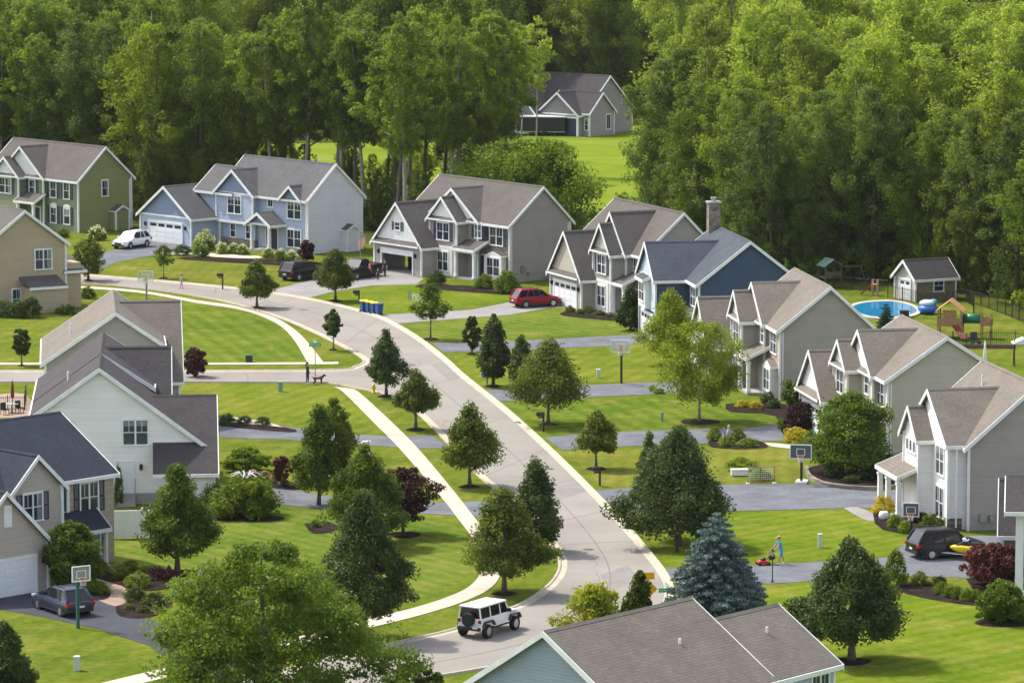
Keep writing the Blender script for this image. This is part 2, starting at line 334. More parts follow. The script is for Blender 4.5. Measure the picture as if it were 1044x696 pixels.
def trunk(name, H, r, mat, seed, limbs=6, zl=.35, spread=1.2, lean=0.):
    g = random.Random(seed); mb = MB()
    pts = []; n = 6
    x = y = 0.
    for i in range(n+1):
        pts.append((x, y, H*i/n)); x += g.uniform(-.02,.02)*H/n*2+lean/n; y += g.uniform(-.02,.02)*H/n*2
    mb.tube(pts, [r*1.45]+[r*(1-.8*i/n) for i in range(1,n+1)], 7)
    for k in range(limbs):
        h = zl+(.92-zl)*k/max(limbs-1,1); i = min(int(h*n), n-1); fr = h*n-i
        p = Vector(pts[i]).lerp(Vector(pts[i+1]), fr); a = g.uniform(0,6.28); L = spread*(1.1-.6*h)*g.uniform(.7,1.15)
        d = Vector((math.cos(a), math.sin(a), g.uniform(.5,1.0)))
        q1 = p+d*L*.5; q2 = q1+Vector((d.x, d.y, d.z*.6))*L*.5
        rr = r*(1-.8*h)*.6
        mb.tube([p, q1, q2], [rr, rr*.6, rr*.15], 5)
    return mb.mesh(name, mat, smooth=True)

L_ = leafmat
M['leaf_linden'] = L_('leaf_linden', (.06,.088,.012), (.12,.158,.02), (.2,.215,.04), .4)
M['leaf_dark'] = L_('leaf_dark', (.036,.068,.018), (.08,.12,.03), (.14,.175,.055), .34)
M['leaf_green'] = L_('leaf_green', (.055,.1,.010), (.11,.168,.016), (.18,.23,.03), .4)
M['leaf_bright'] = L_('leaf_bright', (.13,.20,.010), (.24,.32,.018), (.36,.42,.05), .46)
M['leaf_ash'] = L_('leaf_ash', (.08,.145,.014), (.165,.25,.028), (.26,.335,.055), .46)
M['leaf_yellow'] = L_('leaf_yellow', (.15,.19,.012), (.28,.30,.02), (.42,.38,.04), .38)
M['leaf_gold'] = L_('leaf_gold', (.4,.34,.012), (.62,.52,.025), (.75,.62,.05), .3)
M['leaf_maroon'] = L_('leaf_maroon', (.035,.014,.014), (.075,.026,.026), (.13,.055,.04), .3)
M['leaf_red'] = L_('leaf_red', (.06,.018,.018), (.13,.036,.036), (.19,.075,.06), .3)
M['leaf_spruce'] = L_('leaf_spruce', (.10,.15,.15), (.18,.25,.25), (.28,.36,.365), .15)
M['leaf_fir'] = L_('leaf_fir', (.02,.05,.02), (.045,.09,.035), None, .15)
M['leaf_hedge'] = L_('leaf_hedge', (.085,.14,.008), (.165,.235,.014), (.26,.31,.025), .36)
M['leaf_wood'] = L_('leaf_wood', (.095,.16,.018), (.175,.26,.028), (.275,.335,.045), .52, .16)
M['leaf_wood2'] = L_('leaf_wood2', (.135,.205,.018), (.225,.305,.028), (.335,.39,.05), .54, .16)
M['leaf_wood3'] = L_('leaf_wood3', (.066,.115,.024), (.135,.198,.036), (.22,.265,.06), .48, .16)
M['leaf_wood_hazed'] = L_('leaf_wood_hazed', (.165,.235,.04), (.26,.345,.055), (.38,.45,.085), .55, .16)  # wood leaf colour lightened to include distance haze
M['flower_cream'] = L_('flower_cream', (.55,.6,.35), (.72,.74,.5), (.8,.8,.65), .2)
M['flower_pink'] = L_('flower_pink', (.5,.1,.2), (.65,.3,.35), (.75,.5,.5), .2)
M['flower_salmon'] = L_('flower_salmon', (.45,.22,.16), (.65,.38,.3), (.7,.5,.42), .2)

# ------------------------------------------------------------------ setting: ground, woods floor, street, kerbs, walks, drives
def rect(name, x0, x1, y0, y1, mat, z): return sheet(name, [Vector((x0,y0,0)),Vector((x1,y0,0)),Vector((x1,y1,0)),Vector((x0,y1,0))], mat, z)
rect('ground', -4000, 4000, -200, 9000, M['grass'], 0)
edge = [(-260,212),(0,222),(110,232),(150,238),(250,238),(330,246),(400,250),(470,222),(520,205),(580,205),(640,232),(700,262),(800,285),(880,284),(985,292),(1044,312),(1400,400)]
ff = [at(x,y) for x,y in edge]
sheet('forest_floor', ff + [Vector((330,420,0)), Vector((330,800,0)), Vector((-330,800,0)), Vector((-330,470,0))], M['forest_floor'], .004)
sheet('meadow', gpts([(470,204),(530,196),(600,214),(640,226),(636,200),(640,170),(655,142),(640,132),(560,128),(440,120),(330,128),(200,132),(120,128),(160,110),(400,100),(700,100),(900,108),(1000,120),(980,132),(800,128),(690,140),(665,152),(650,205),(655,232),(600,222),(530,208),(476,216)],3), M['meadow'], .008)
sheet('meadow', [at(*q) for q in [(470,128),(665,128),(660,150),(648,205),(640,234),(560,234),(500,222),(480,160)]], M['meadow'], .013)
sheet('meadow', gpts([(130,205),(330,210),(480,206),(486,150),(330,146),(140,150)],3), M['meadow'], .010)
sheet('meadow', gpts([(780,228),(900,232),(1060,236),(1060,250),(900,246),(780,240)],3), M['meadow'], .010)

right_edge = [(-60,272),(20,276),(95,281),(180,288),(250,295),(300,302),(345,311),(385,322),(410,334),(432,348),(455,366),(475,384),(520,420),(560,456),(600,495),(640,537),(665,566),(680,586),(686,602),(680,620),(655,645),(610,662),(560,671),(510,679),(462,687),(400,697),(300,716),(180,740)]
left_edge = [(-60,283),(20,286),(95,290),(140,294),(200,302),(250,313),(290,326),(320,339),(348,353),(366,363),(371,369),(362,374),(340,377.5),(210,378.5),(60,378.5),(-90,378.5)]
cross_near = [(-90,390),(60,390),(210,390),(335,390.5),(350,392)]
left_edge2 = [(335,390.5),(362,395.5),(392,402),(412,411),(428,423),(452,447),(487,484),(510,503),(535,528),(556,549),(568,565),(570,580),(560,596),(538,612),(517,622),(462,642),(400,656),(350,668),(270,688),(150,716)]
RE = gpts(right_edge); LE = gpts(left_edge); LE2 = gpts(left_edge2)
sheet('street', RE + list(reversed(LE2)) + list(reversed(gpts([(-90,390),(60,390),(210,390),(335,390.5)]))) + list(reversed(LE)), M['asphalt'], .012)
# kerb profile: flat gutter pan toward the street, rolled kerb, grass side
kp = [(-.5,.0),(-.48,.02),(-.14,.03),(-.06,.11),(.06,.12),(.1,0)]
ribbon('kerb', list(reversed(RE)), kp, M['kerbm'])
ribbon('kerb', LE, kp, M['kerbm'])
ribbon('kerb', gpts(cross_near[:-1]), kp, M['kerbm'])
ribbon('kerb', LE2, kp, M['kerbm'])
def lawn(px, mat): return sheet('lawn', gpts(px,2), M[mat], .006)
lawn([(190,311),(240,319),(268,328),(290,344),(308,366),(200,368),(180,340)], 'lawn_d')
lawn([(212,393),(330,393),(350,405),(392,442),(300,434),(215,428)], 'lawn_b')
lawn([(120,515),(260,514),(340,520),(455,530),(478,556),(480,578),(455,602),(350,634),(290,648),(200,620),(170,606),(205,588),(150,575),(118,570)], 'lawn_a')
lawn([(645,528),(740,524),(880,521),(900,540),(925,548),(900,566),(830,571),(690,577),(676,566)], 'lawn_e')
lawn([(578,460),(700,456),(800,453),(824,480),(830,490),(720,493),(625,498),(612,494)], 'lawn_c')
lawn([(514,411),(620,408),(722,400),(760,416),(800,428),(700,436),(600,440),(548,444),(530,424)], 'lawn_d')
lawn([(462,362),(560,358),(690,346),(716,380),(661,388),(530,393),(488,396),(474,380)], 'lawn_b')
lawn([(412,333),(470,327),(560,317),(600,320),(636,328),(660,338),(600,342),(500,346),(440,348),(430,345)], 'lawn_a')
lawn([(322,304),(380,294),(432,288),(530,297),(520,306),(470,315),(400,319),(384,320),(345,308)], 'lawn_e')
lawn([(112,276),(165,262),(280,270),(300,286),(272,294),(200,290),(120,283)], 'lawn_c')
lawn([(780,600),(905,592),(985,614),(1100,640),(1100,720),(880,720),(820,660),(740,640)], 'lawn_e')
def strip(name, left, rightp, mat, z): return sheet(name, gpts(left,4)+list(reversed(gpts(rightp,4))), mat, z)
strip('sidewalk', [(-60,290.5),(60,293),(140,298.5),(200,309),(237,314.5),(262,321),(285,332),(300,347),(314,371)], [(-60,288.7),(60,291),(140,296),(200,306),(240,312),(275,322),(295,332),(312,347),(331,371)], M['concrete'], .03)
strip('sidewalk', [(-90,372.2),(60,372),(210,372),(331,371.5),(345,371)], [(-90,370),(60,370),(210,370),(312,369.5),(345,369)], M['concrete'], .034)
strip('sidewalk', [(338,394),(350,400),(380,430),(407,457),(450,507),(467,529),(484,552),(491,570),(490,584),(478,598),(455,609),(420,620),(380,630),(345,639),(300,650),(220,668),(150,685),(100,697)],
      [(356,396),(366,400),(399,430),(426,457),(463,501),(484,528),(503,551),(511,570),(510,586),(498,601),(468,615),(425,628),(385,638),(350,646),(305,657),(225,676),(155,694),(105,706)], M['concrete'], .03)
def drive(px, mat='drive', z=.02, name='driveway'): return sheet(name, [at(*p) for p in px], M[mat], z)
drive([(606,500),(640,497.5),(720,494.5),(800,493.5),(942,494),(960,517),(860,518),(740,521),(676,523.5),(633,526)])          # second house from the right
drive([(556,446),(600,441.5),(690,438),(768,436),(800,431),(812,440),(800,449),(690,453),(610,456),(573,459)])
drive([(492,398),(530,395.5),(600,392.5),(661,390),(716,386),(722,396),(661,402),(600,405),(525,408.5),(508,409)])
drive([(440,350),(500,348.5),(560,346),(640,341.5),(672,334),(684,342),(640,352),(560,355.5),(500,358),(452,359)])
drive([(388,321),(430,319),(480,316),(520,308),(560,300),(590,300),(592,312),(560,314),(520,321),(460,325.5),(404,330)], 'drive_pale')
drive([(276,296),(300,290),(330,283),(360,274),(384,272),(432,284),(425,290),(380,291),(342,297),(318,303),(308,304)], 'drive_pale')
drive([(40,272),(80,267),(104,258),(140,249),(150,246),(198,252),(194,256),(165,259),(120,267),(98,276),(60,280)], 'drive')
drive([(760,576),(830,573),(905,568),(925,552),(945,546),(1044,546),(1060,580),(1010,590),(960,588),(905,586),(830,592),(770,596),(690,594),(676,580)])
drive([(222,432),(260,431),(300,436),(345,442),(400,445),(440,444),(449,450),(462,457),(425,457),(380,454),(340,452),(290,448),(225,446)])
drive([(270,496),(300,499),(345,508),(400,512),(460,512),(520,510),(536,526),(490,527),(440,524),(380,522),(320,518),(268,512)])
drive([(-30,604),(25,604),(60,601),(98,602),(118,613),(172,640),(225,663),(255,680),(200,690),(152,658),(100,641),(40,628),(-30,616)], 'drive_dark')
def path(px, mat='concrete', z=.028, name='garden_path'): return sheet(name, gpts(px,3), M[mat], z)
path([(97,583),(108,590),(124,597),(133,606),(131,612),(118,618),(98,610),(108,606),(112,601),(104,594),(92,588)], 'paver')
path([(860,518),(874,517),(890,523),(902,528),(906,531),(886,531),(875,527)], 'drive_pale', .032)
path([(225,424),(250,427),(275,431),(290,437),(262,433),(236,430)], 'concrete', .032)
path([(150,258),(200,261),(258,264),(262,261),(205,258)], 'concrete')
path([(640,322),(660,324),(685,330),(700,337),(676,334),(645,327)], 'concrete')
path([(768,451),(790,452),(815,455),(812,458),(788,455.5)], 'concrete', .036)
path([(-10,403),(26,402),(30,424),(-10,426)], 'paver', .03, 'patio')

gg0 = random.Random(11); M['cartrim0'] = plain('cast_iron', (.06,.055,.05), .7)
# wear on the street: sealed cracks, trench patches, manhole covers, kerb drains
def seam(px, w=.05, mat='tar'): 
    return ribbon('tar_seam', gpts(px,5), [(-w,.018),(w,.018)], M[mat])
M['tar'] = groundmat('crack_sealant', [(.14,.13,.12), (.165,.155,.145), (.19,.18,.165)], .8, 6., .1)
M['patch'] = groundmat('trench_patch', [(.20,.19,.18), (.225,.212,.2), (.25,.235,.22)], .8, 6., .1)
seam([(120,286),(200,295),(262,305),(320,319),(368,337),(405,360),(440,389),(485,428),(530,470),(572,512),(606,552),(622,585),(612,620),(560,648),(480,668),(400,682)], .035)
for a, b in (((470,384),(420,398)),((520,423),(462,440)),((556,458),(497,484)),((590,488),(528,502)),((618,520),(548,534)),((648,552),(566,556)),((300,304),(270,318)),((386,325),(352,350)),((220,293),(205,302)),((250,380),(252,389)),((120,380),(121,389))):
    mx = ((a[0]+b[0])/2+gg0.uniform(-6,6), (a[1]+b[1])/2+gg0.uniform(-2,2)); seam([a, mx, b], .03)
for k in range(16):
    t_ = gg0.uniform(.1,.95); i_ = int(t_*(len(RE)-30)); q_ = RE[i_]; w_ = gg0.uniform(-6.,-1.5)
    tt = (RE[min(i_+1,len(RE)-1)]-RE[i_]).normalized(); nn = Vector((tt.y,-tt.x,0)); c0 = q_-nn*w_
    pts_ = [c0]
    for j in range(6): pts_.append(pts_[-1]+tt*gg0.uniform(.3,1.)+nn*gg0.uniform(-.5,.5))
    ribbon('tar_seam', pts_, [(-.022,.019),(.022,.019)], M['tar'])
for px in ([(440,372),(452,368),(470,384),(458,389)], [(556,500),(590,490),(600,500),(566,511)], [(612,586),(640,576),(652,590),(622,602)], [(255,312),(272,306),(282,310),(264,316)]): sheet('trench_patch', [at(*q) for q in px], M['patch'], .016)
for px in ((420,372),(560,478),(600,560),(310,316)):
    m = MB(); m.lathe([(.36,.0),(.36,.02)], 20); o = m.build('manhole_cover', M['cartrim0']); o.location = at(*px); o['kind'] = 'structure'
for px, a_ in (((572,570),80),((530,431),-48),((640,539),-52)):
    m = MB()
    for k in range(6): m.box(-.4,.4,-.2+k*.07,-.17+k*.07,.0,.045)
    o = m.build('storm_drain', M['cartrim0']); o.location = at(*px); o.rotation_euler.z = R(a_); o['kind'] = 'structure'
# ------------------------------------------------------------------ houses
def paint(name, rgb, lap=.17): return siding(name, rgb, lap)
M['pole_grey'] = plain('pole_grey', (.25,.27,.3), .5)
M['board_white'] = siding('white_board', (.72,.72,.71), .35, True)
M['stone_brown'] = masonry('brown_stone', (.16,.12,.075), (.27,.21,.14), (.2,.16,.11), .36, .15)
M['garage_white'] = plain('garage_white', (.74,.75,.77), .45, var=.03)
WIN = {}
M['curtain'] = plain('curtain_behind_glass', (.20,.215,.235), .25, spec=.5, var=.25, vscale=3)
def window_mesh(w, h, n, rows, square):
    key = (w, h, n, rows)
    if key in WIN: return WIN[key]
    f = MB(); t = .11
    f.box(-w/2-t, w/2+t, 0, .07, h, h+t+.04); f.box(-w/2-t-.03, w/2+t+.03, 0, .1, -t, 0)
    f.box(-w/2-t, -w/2, 0, .07, 0, h); f.box(w/2, w/2+t, 0, .07, 0, h)
    for i in range(1, n): x = -w/2+w*i/n; f.box(x-.06, x+.06, 0, .066, 0, h)
    for i in range(n):
        x0 = -w/2+w*i/n+.06*(i>0); x1 = -w/2+w*(i+1)/n-.06*(i<n-1)
        if rows: f.box(x0, x1, .02, .05, h*.5-.025, h*.5+.025)
        if (x1-x0) > .55: xm = (x0+x1)/2; f.box(xm-.014, xm+.014, .02, .042, h*.5+.025 if rows else 0, h)
    p = MB(); p.box(-w/2, w/2, -.02, .03, 0, h)
    WIN[key] = (f.mesh('window', M['white']), p.mesh('pane', M['glass'])); return WIN[key]
SHUT = {}
def shutter_mesh(h, w=.42):
    if (h, w) not in SHUT:
        m = MB(); m.box(-w/2, -w/2+.05, 0, .05, 0, h); m.box(w/2-.05, w/2, 0, .05, 0, h); m.box(-w/2+.05, w/2-.05, 0, .05, 0, .06); m.box(-w/2+.05, w/2-.05, 0, .05, h-.06, h); m.box(-w/2+.05, w/2-.05, 0, .05, h*.48, h*.52)
        k = int(h/.1)
        for i in range(k):
            z = .06+(h-.12)*i/k; m.box(-w/2+.05, w/2-.05, 0, .03, z, z+.05)
        SHUT[(h, w)] = m.mesh('shutter', M['shutter'])
    return SHUT[(h, w)]

class House:
    """local axes: u (x) to the right along the facade, v (y) into the house, z up; side walls named F R L B"""
    def __init__(s, name, label, anchor, phi, cat='house', off=(0,0), group='houses along the street', zoff=0., axis=None):
        a = at(*anchor); s.phi = R(phi)
        s.root = thing(name, label, cat, (a.x, a.y, 0), s.phi, group)
        if off != (0,0):
            ca, sa = math.cos(s.phi), math.sin(s.phi)
            s.root.location = (a.x+off[0]*ca-off[1]*sa, a.y+off[0]*sa+off[1]*ca, 0)
        s.w = {}; s.roof = MB(); s.trim = MB()
    def wall(s, mat):
        return s.w.setdefault(mat, MB())
    def T(s, ax):      # maps (a across the ridge, b along the ridge, z) to local xyz
        return (lambda a, b, z: (b, a, z)) if ax == 'u' else (lambda a, b, z: (a, b, z))
    def gable(s, ax, a0, z0, ar, zr, a1, z1, b0, b1, mat, base=0., ov=.32, rov=.28, ends=(1,1), gmat=None, band=None, walls=True, th=.2, corners=True, roofb=None, rakes=(1,1)):
        """gabled block: eaves at a0 (height z0) and a1 (z1), ridge at ar (zr), from b0 to b1"""
        T = s.T(ax)
        if walls:
            if gmat:   # separate cladding in the gable above the eave line
                zz = max(z0, z1) if band is None else band
                def wid(z, a, ze): return a if z <= ze else a + (ar-a)*(z-ze)/(zr-ze)
                lo = [T(a0,b0,base), T(a1,b0,base), T(wid(zz,a1,z1),b0,zz), T(wid(zz,a0,z0),b0,zz)]
                s.wall(mat).extr(lo, Vector(T(0,b1,0))-Vector(T(0,b0,0)))
                s.wall(gmat).extr([T(wid(zz,a0,z0),b0,zz), T(wid(zz,a1,z1),b0,zz), T(ar,b0,zr)], Vector(T(0,b1,0))-Vector(T(0,b0,0)))
                s.trim.box(*[q for pr in zip(T(wid(zz,a0,z0),b0-.06,zz-.09), T(wid(zz,a1,z1),b0,zz+.09)) for q in pr])
            else:
                s.wall(mat).extr([T(a0,b0,base), T(a1,b0,base), T(a1,b0,z1), T(ar,b0,zr), T(a0,b0,z0)], Vector(T(0,b1,0))-Vector(T(0,b0,0)))
            if corners:
                for a, ze in ((a0,z0),(a1,z1)):
                    for b in (b0,b1):
                        x, y, _ = T(a,b,0); s.trim.box(x-.085, x+.085, y-.085, y+.085, base, ze-.02)
        rb0, rb1 = (b0-rov*(ends[0]>0), b1+rov*(ends[1]>0)) if roofb is None else roofb
        for a, ze in ((a0,z0),(a1,z1)):
            sl = (zr-ze)/abs(ar-a); sg = 1 if a > ar else -1
            ae = a+sg*ov; zee = ze-ov*sl
            poly = [T(ar,rb0,zr+th), T(ae,rb0,zee+th), T(ae,rb0,zee), T(ar,rb0,zr)]
            s.roof.extr(poly, Vector(T(0,rb1,0))-Vector(T(0,rb0,0)))
            # eave fascia with gutter
            f0, f1 = ae, ae+sg*.09
            p, q = T(f0,rb0,zee-.06), T(f1,rb1,zee+th-.03)
            s.trim.box(p[0],q[0],p[1],q[1],p[2],q[2])
            for e, b, d in ((ends[0],rb0,-.06),(ends[1],rb1,.06)):
                if e and rakes[0 if a == a0 else 1]:
                    rp = [T(ar,b,zr+th+.02), T(ae+sg*.09,b,zee+th+.02-.09*sl), T(ae+sg*.09,b,zee-.1-.09*sl), T(ar,b,zr-.08)]
                    s.trim.extr(rp, Vector(T(0,b+d,0))-Vector(T(0,b,0)))
        # ridge cap
        x = T(ar, rb0, zr+th); y = T(ar, rb1, zr+th)
        s.roof.extr([T(ar-.16,rb0,zr+th-.08), T(ar,rb0,zr+th+.05), T(ar+.16,rb0,zr+th-.08)], Vector(y)-Vector(x))
    def shed(s, u0, u1, v0, v1, zlo, zhi, th=.14, side='F', wallmat=None, base=0.):
        """lean-to roof falling toward the front (F), right (R) or left (L)"""
        if side == 'F': poly = [(u0,v1,zhi),(u0,v0,zlo),(u0,v0,zlo+th),(u0,v1,zhi+th)]; d = (u1-u0,0,0)
        elif side == 'R': poly = [(u0,v0,zhi),(u1,v0,zlo),(u1,v0,zlo+th),(u0,v0,zhi+th)]; d = (0,v1-v0,0)
        else: poly = [(u1,v0,zhi),(u0,v0,zlo),(u0,v0,zlo+th),(u1,v0,zhi+th)]; d = (0,v1-v0,0)
        s.roof.extr(poly, d)
        if side == 'F':
            s.trim.box(u0-.04, u1+.04, v0-.07, v0, zlo-.12, zlo+th-.02)
            for u in (u0-.05, u1): s.trim.extr([(u,v0,zlo-.1),(u,v0,zlo+th+.02),(u,v1,zhi+th+.02),(u,v1,zhi-.1)], (.05,0,0))
        elif side == 'R': s.trim.box(u1, u1+.07, v0-.04, v1+.04, zlo-.12, zlo+th-.02)
        else: s.trim.box(u0-.07, u0, v0-.04, v1+.04, zlo-.12, zlo+th-.02)
        if wallmat: s.wall(wallmat).box(u0+.15, u1-.15, v0+.15, v1, base, zlo)
    def place(s, o, side, a, z, plane):
        if side == 'F': o.location = (a, plane, z); o.rotation_euler = (0,0,math.pi)
        elif side == 'R': o.location = (plane, a, z); o.rotation_euler = (0,0,-math.pi/2)
        elif side == 'L': o.location = (plane, a, z); o.rotation_euler = (0,0,math.pi/2)
        return o
    def win(s, a, z, w, h, side='F', plane=0., n=1, rows=True, shut=False, gl=None):
        f, p = window_mesh(w, h, n, rows, 0)
        o = s.place(link('window', f, s.root), side, a, z, plane); pp = link('pane', p, o)
        q_ = random.random()
        if q_ < .55 and rows:
            k = ('b', w, h, int(q_*8))
            if k not in WIN:
                b_ = MB(); dz = h*(.18+.55*((int(q_*8)*37) % 10)/10)
                if int(q_*8) % 2: b_.box(-w/2+.03, w/2-.03, .031, .034, h-dz, h-.03)
                else: b_.box(-w/2+.03, -w/2+w*.28, .031, .034, .04, h-.04)
                WIN[k] = b_.mesh('curtain', M['curtain'])
            link('curtain', WIN[k], o)
        if gl: 
            pp.data = p.copy(); pp.data.materials[0] = M[gl]
        if shut:
            for sg in (-1,1):
                q = link('shutter', shutter_mesh(round(h+.14,2)), s.root)
                s.place(q, side, a+sg*(w/2+.34), z-.07, plane)
    def gdoor(s, a, w=4.9, h=2.15, side='F', plane=0., mat='garage_white', lites=True, open_=False):
        f = MB(); t = .16
        f.box(-w/2-t, w/2+t, 0, .08, h, h+t+.04); f.box(-w/2-t, -w/2, 0, .08, 0, h); f.box(w/2, w/2+t, 0, .08, 0, h)
        o = s.place(f.build('garage_door', M['white'], s.root), side, a, 0, plane)
        d = MB()
        if open_: 
            d2 = MB(); d2.box(-w/2, w/2, 0, .03, h-.35, h); d2.build('door_panel', M['garage_white'], o)
        else:
            nc = 4 if w > 3 else 2
            for r in range(4):
                for c_ in range(nc):
                    x0 = -w/2+w*c_/nc; x1 = x0+w/nc
                    if r == 3 and lites: continue
                    d.box(x0+.09, x1-.09, .03, .05, h*r/4+.07, h*(r+1)/4-.07)
            d.box(-w/2, w/2, 0, .03, 0, h); d.build('door_panel', M[mat], o)
            if lites:
                g = MB()
                for c_ in range(nc): x0 = -w/2+w*c_/nc; g.box(x0+.16, x0+w/nc-.16, .03, .045, h*.75+.1, h-.12)
                g.build('pane', M['glass'], o)
    def door(s, a, w=.95, h=2.1, z=.15, side='F', plane=0., mat='door_dark', lites=True):
        f = MB(); t = .12
        f.box(-w/2-t, w/2+t, 0, .07, h, h+t); f.box(-w/2-t, -w/2, 0, .07, 0, h); f.box(w/2, w/2+t, 0, .07, 0, h); 
        o = s.place(f.build('door', M['white'], s.root), side, a, z, plane)
        d = MB(); d.box(-w/2, w/2, 0, .03, 0, h)
        for zz in (.15, 1.1):
            for x in (-w/4, w/4): d.box(x-.15, x+.15, .03, .045, zz, zz+.75)
        d.build('door_panel', M[mat], o); k = MB(); k.ball((w/2-.12,.08,1.0), .04); k.build('handle', M['steel'], o)
    def column(s, u, v, z0, z1, r=.13):
        m = MB(); m.box(-r*1.35, r*1.35, -r*1.35, r*1.35, z0, z0+.22); m.box(-r, r, -r, r, z0+.22, z1-.15); m.box(-r*1.3, r*1.3, -r*1.3, r*1.3, z1-.15, z1)
        o = m.build('column', M['white'], s.root); o.location = (u, v, 0)
    def lamp(s, a, z, plane, side='F'):
        m = MB(); m.box(-.09,.09,.0,.05,-.2,.2); m.lathe([(.06,-.16),(.11,-.1),(.12,.14),(.03,.24)], 8, (0,.14,0))
        s.place(m.build('wall_lantern', M['black'], s.root), side, a, z, plane)
    def pent(s, u0, u1, v, z, d=.45, h=.35):
        s.roof.extr([(u0,v,z+h),(u0,v-d,z),(u0,v-d,z-.1),(u0,v,z-.1)], (u1-u0,0,0)); s.trim.box(u0-.03,u1+.03,v-d-.06,v-d,z-.16,z-.02)
    def vent(s, u, v, z, h=.5):
        m = MB(); m.tube([(u,v,z-.3),(u,v,z+h)], .07, 8); m.build('vent_pipe', M['white'], s.root)
    def finish(s, roofmat, wallnames={}):
        for k, mb in s.w.items(): mb.build(wallnames.get(k, 'wall'), M[k], s.root)
        s.roof.build('roof', M[roofmat], s.root); s.trim.build('trim', M['white'], s.root)
        return s.root

for nm, c in dict(roof_brown=(.115,.105,.096), roof_tan=(.205,.185,.165), roof_grey=(.108,.108,.112), roof_dark=(.068,.062,.064), roof_navy=(.034,.043,.058), roof_slate=(.07,.083,.10), roof_mid=(.176,.155,.132)).items(): M[nm] = shingle(nm, c)
for nm, c in dict(s_olive=(.235,.245,.095), s_olive_front=(.18,.21,.12), s_tan=(.42,.335,.22), s_blue=(.335,.39,.49), s_blue_dark=(.17,.215,.31), s_palegrey=(.68,.665,.71), s_taupe=(.33,.295,.275), s_taupe_dark=(.2,.19,.185), s_greige=(.38,.35,.3), s_grey=(.345,.315,.27), s_cream=(.46,.42,.33), s_ggrey=(.35,.31,.275), s_navy=(.047,.078,.135), s_white=(.80,.775,.745), s_warm=(.43,.375,.315), s_bluegrey=(.27,.325,.37), s_lightblue=(.42,.5,.58), s_shed=(.40,.38,.33)).items(): M[nm] = paint(nm, c)
WN = {'stone':'stone_veneer','stone_tan':'stone_veneer','found':'foundation','stone_brown':'stone_veneer','board_white':'gable_siding','s_blue_dark':'gable_siding'}

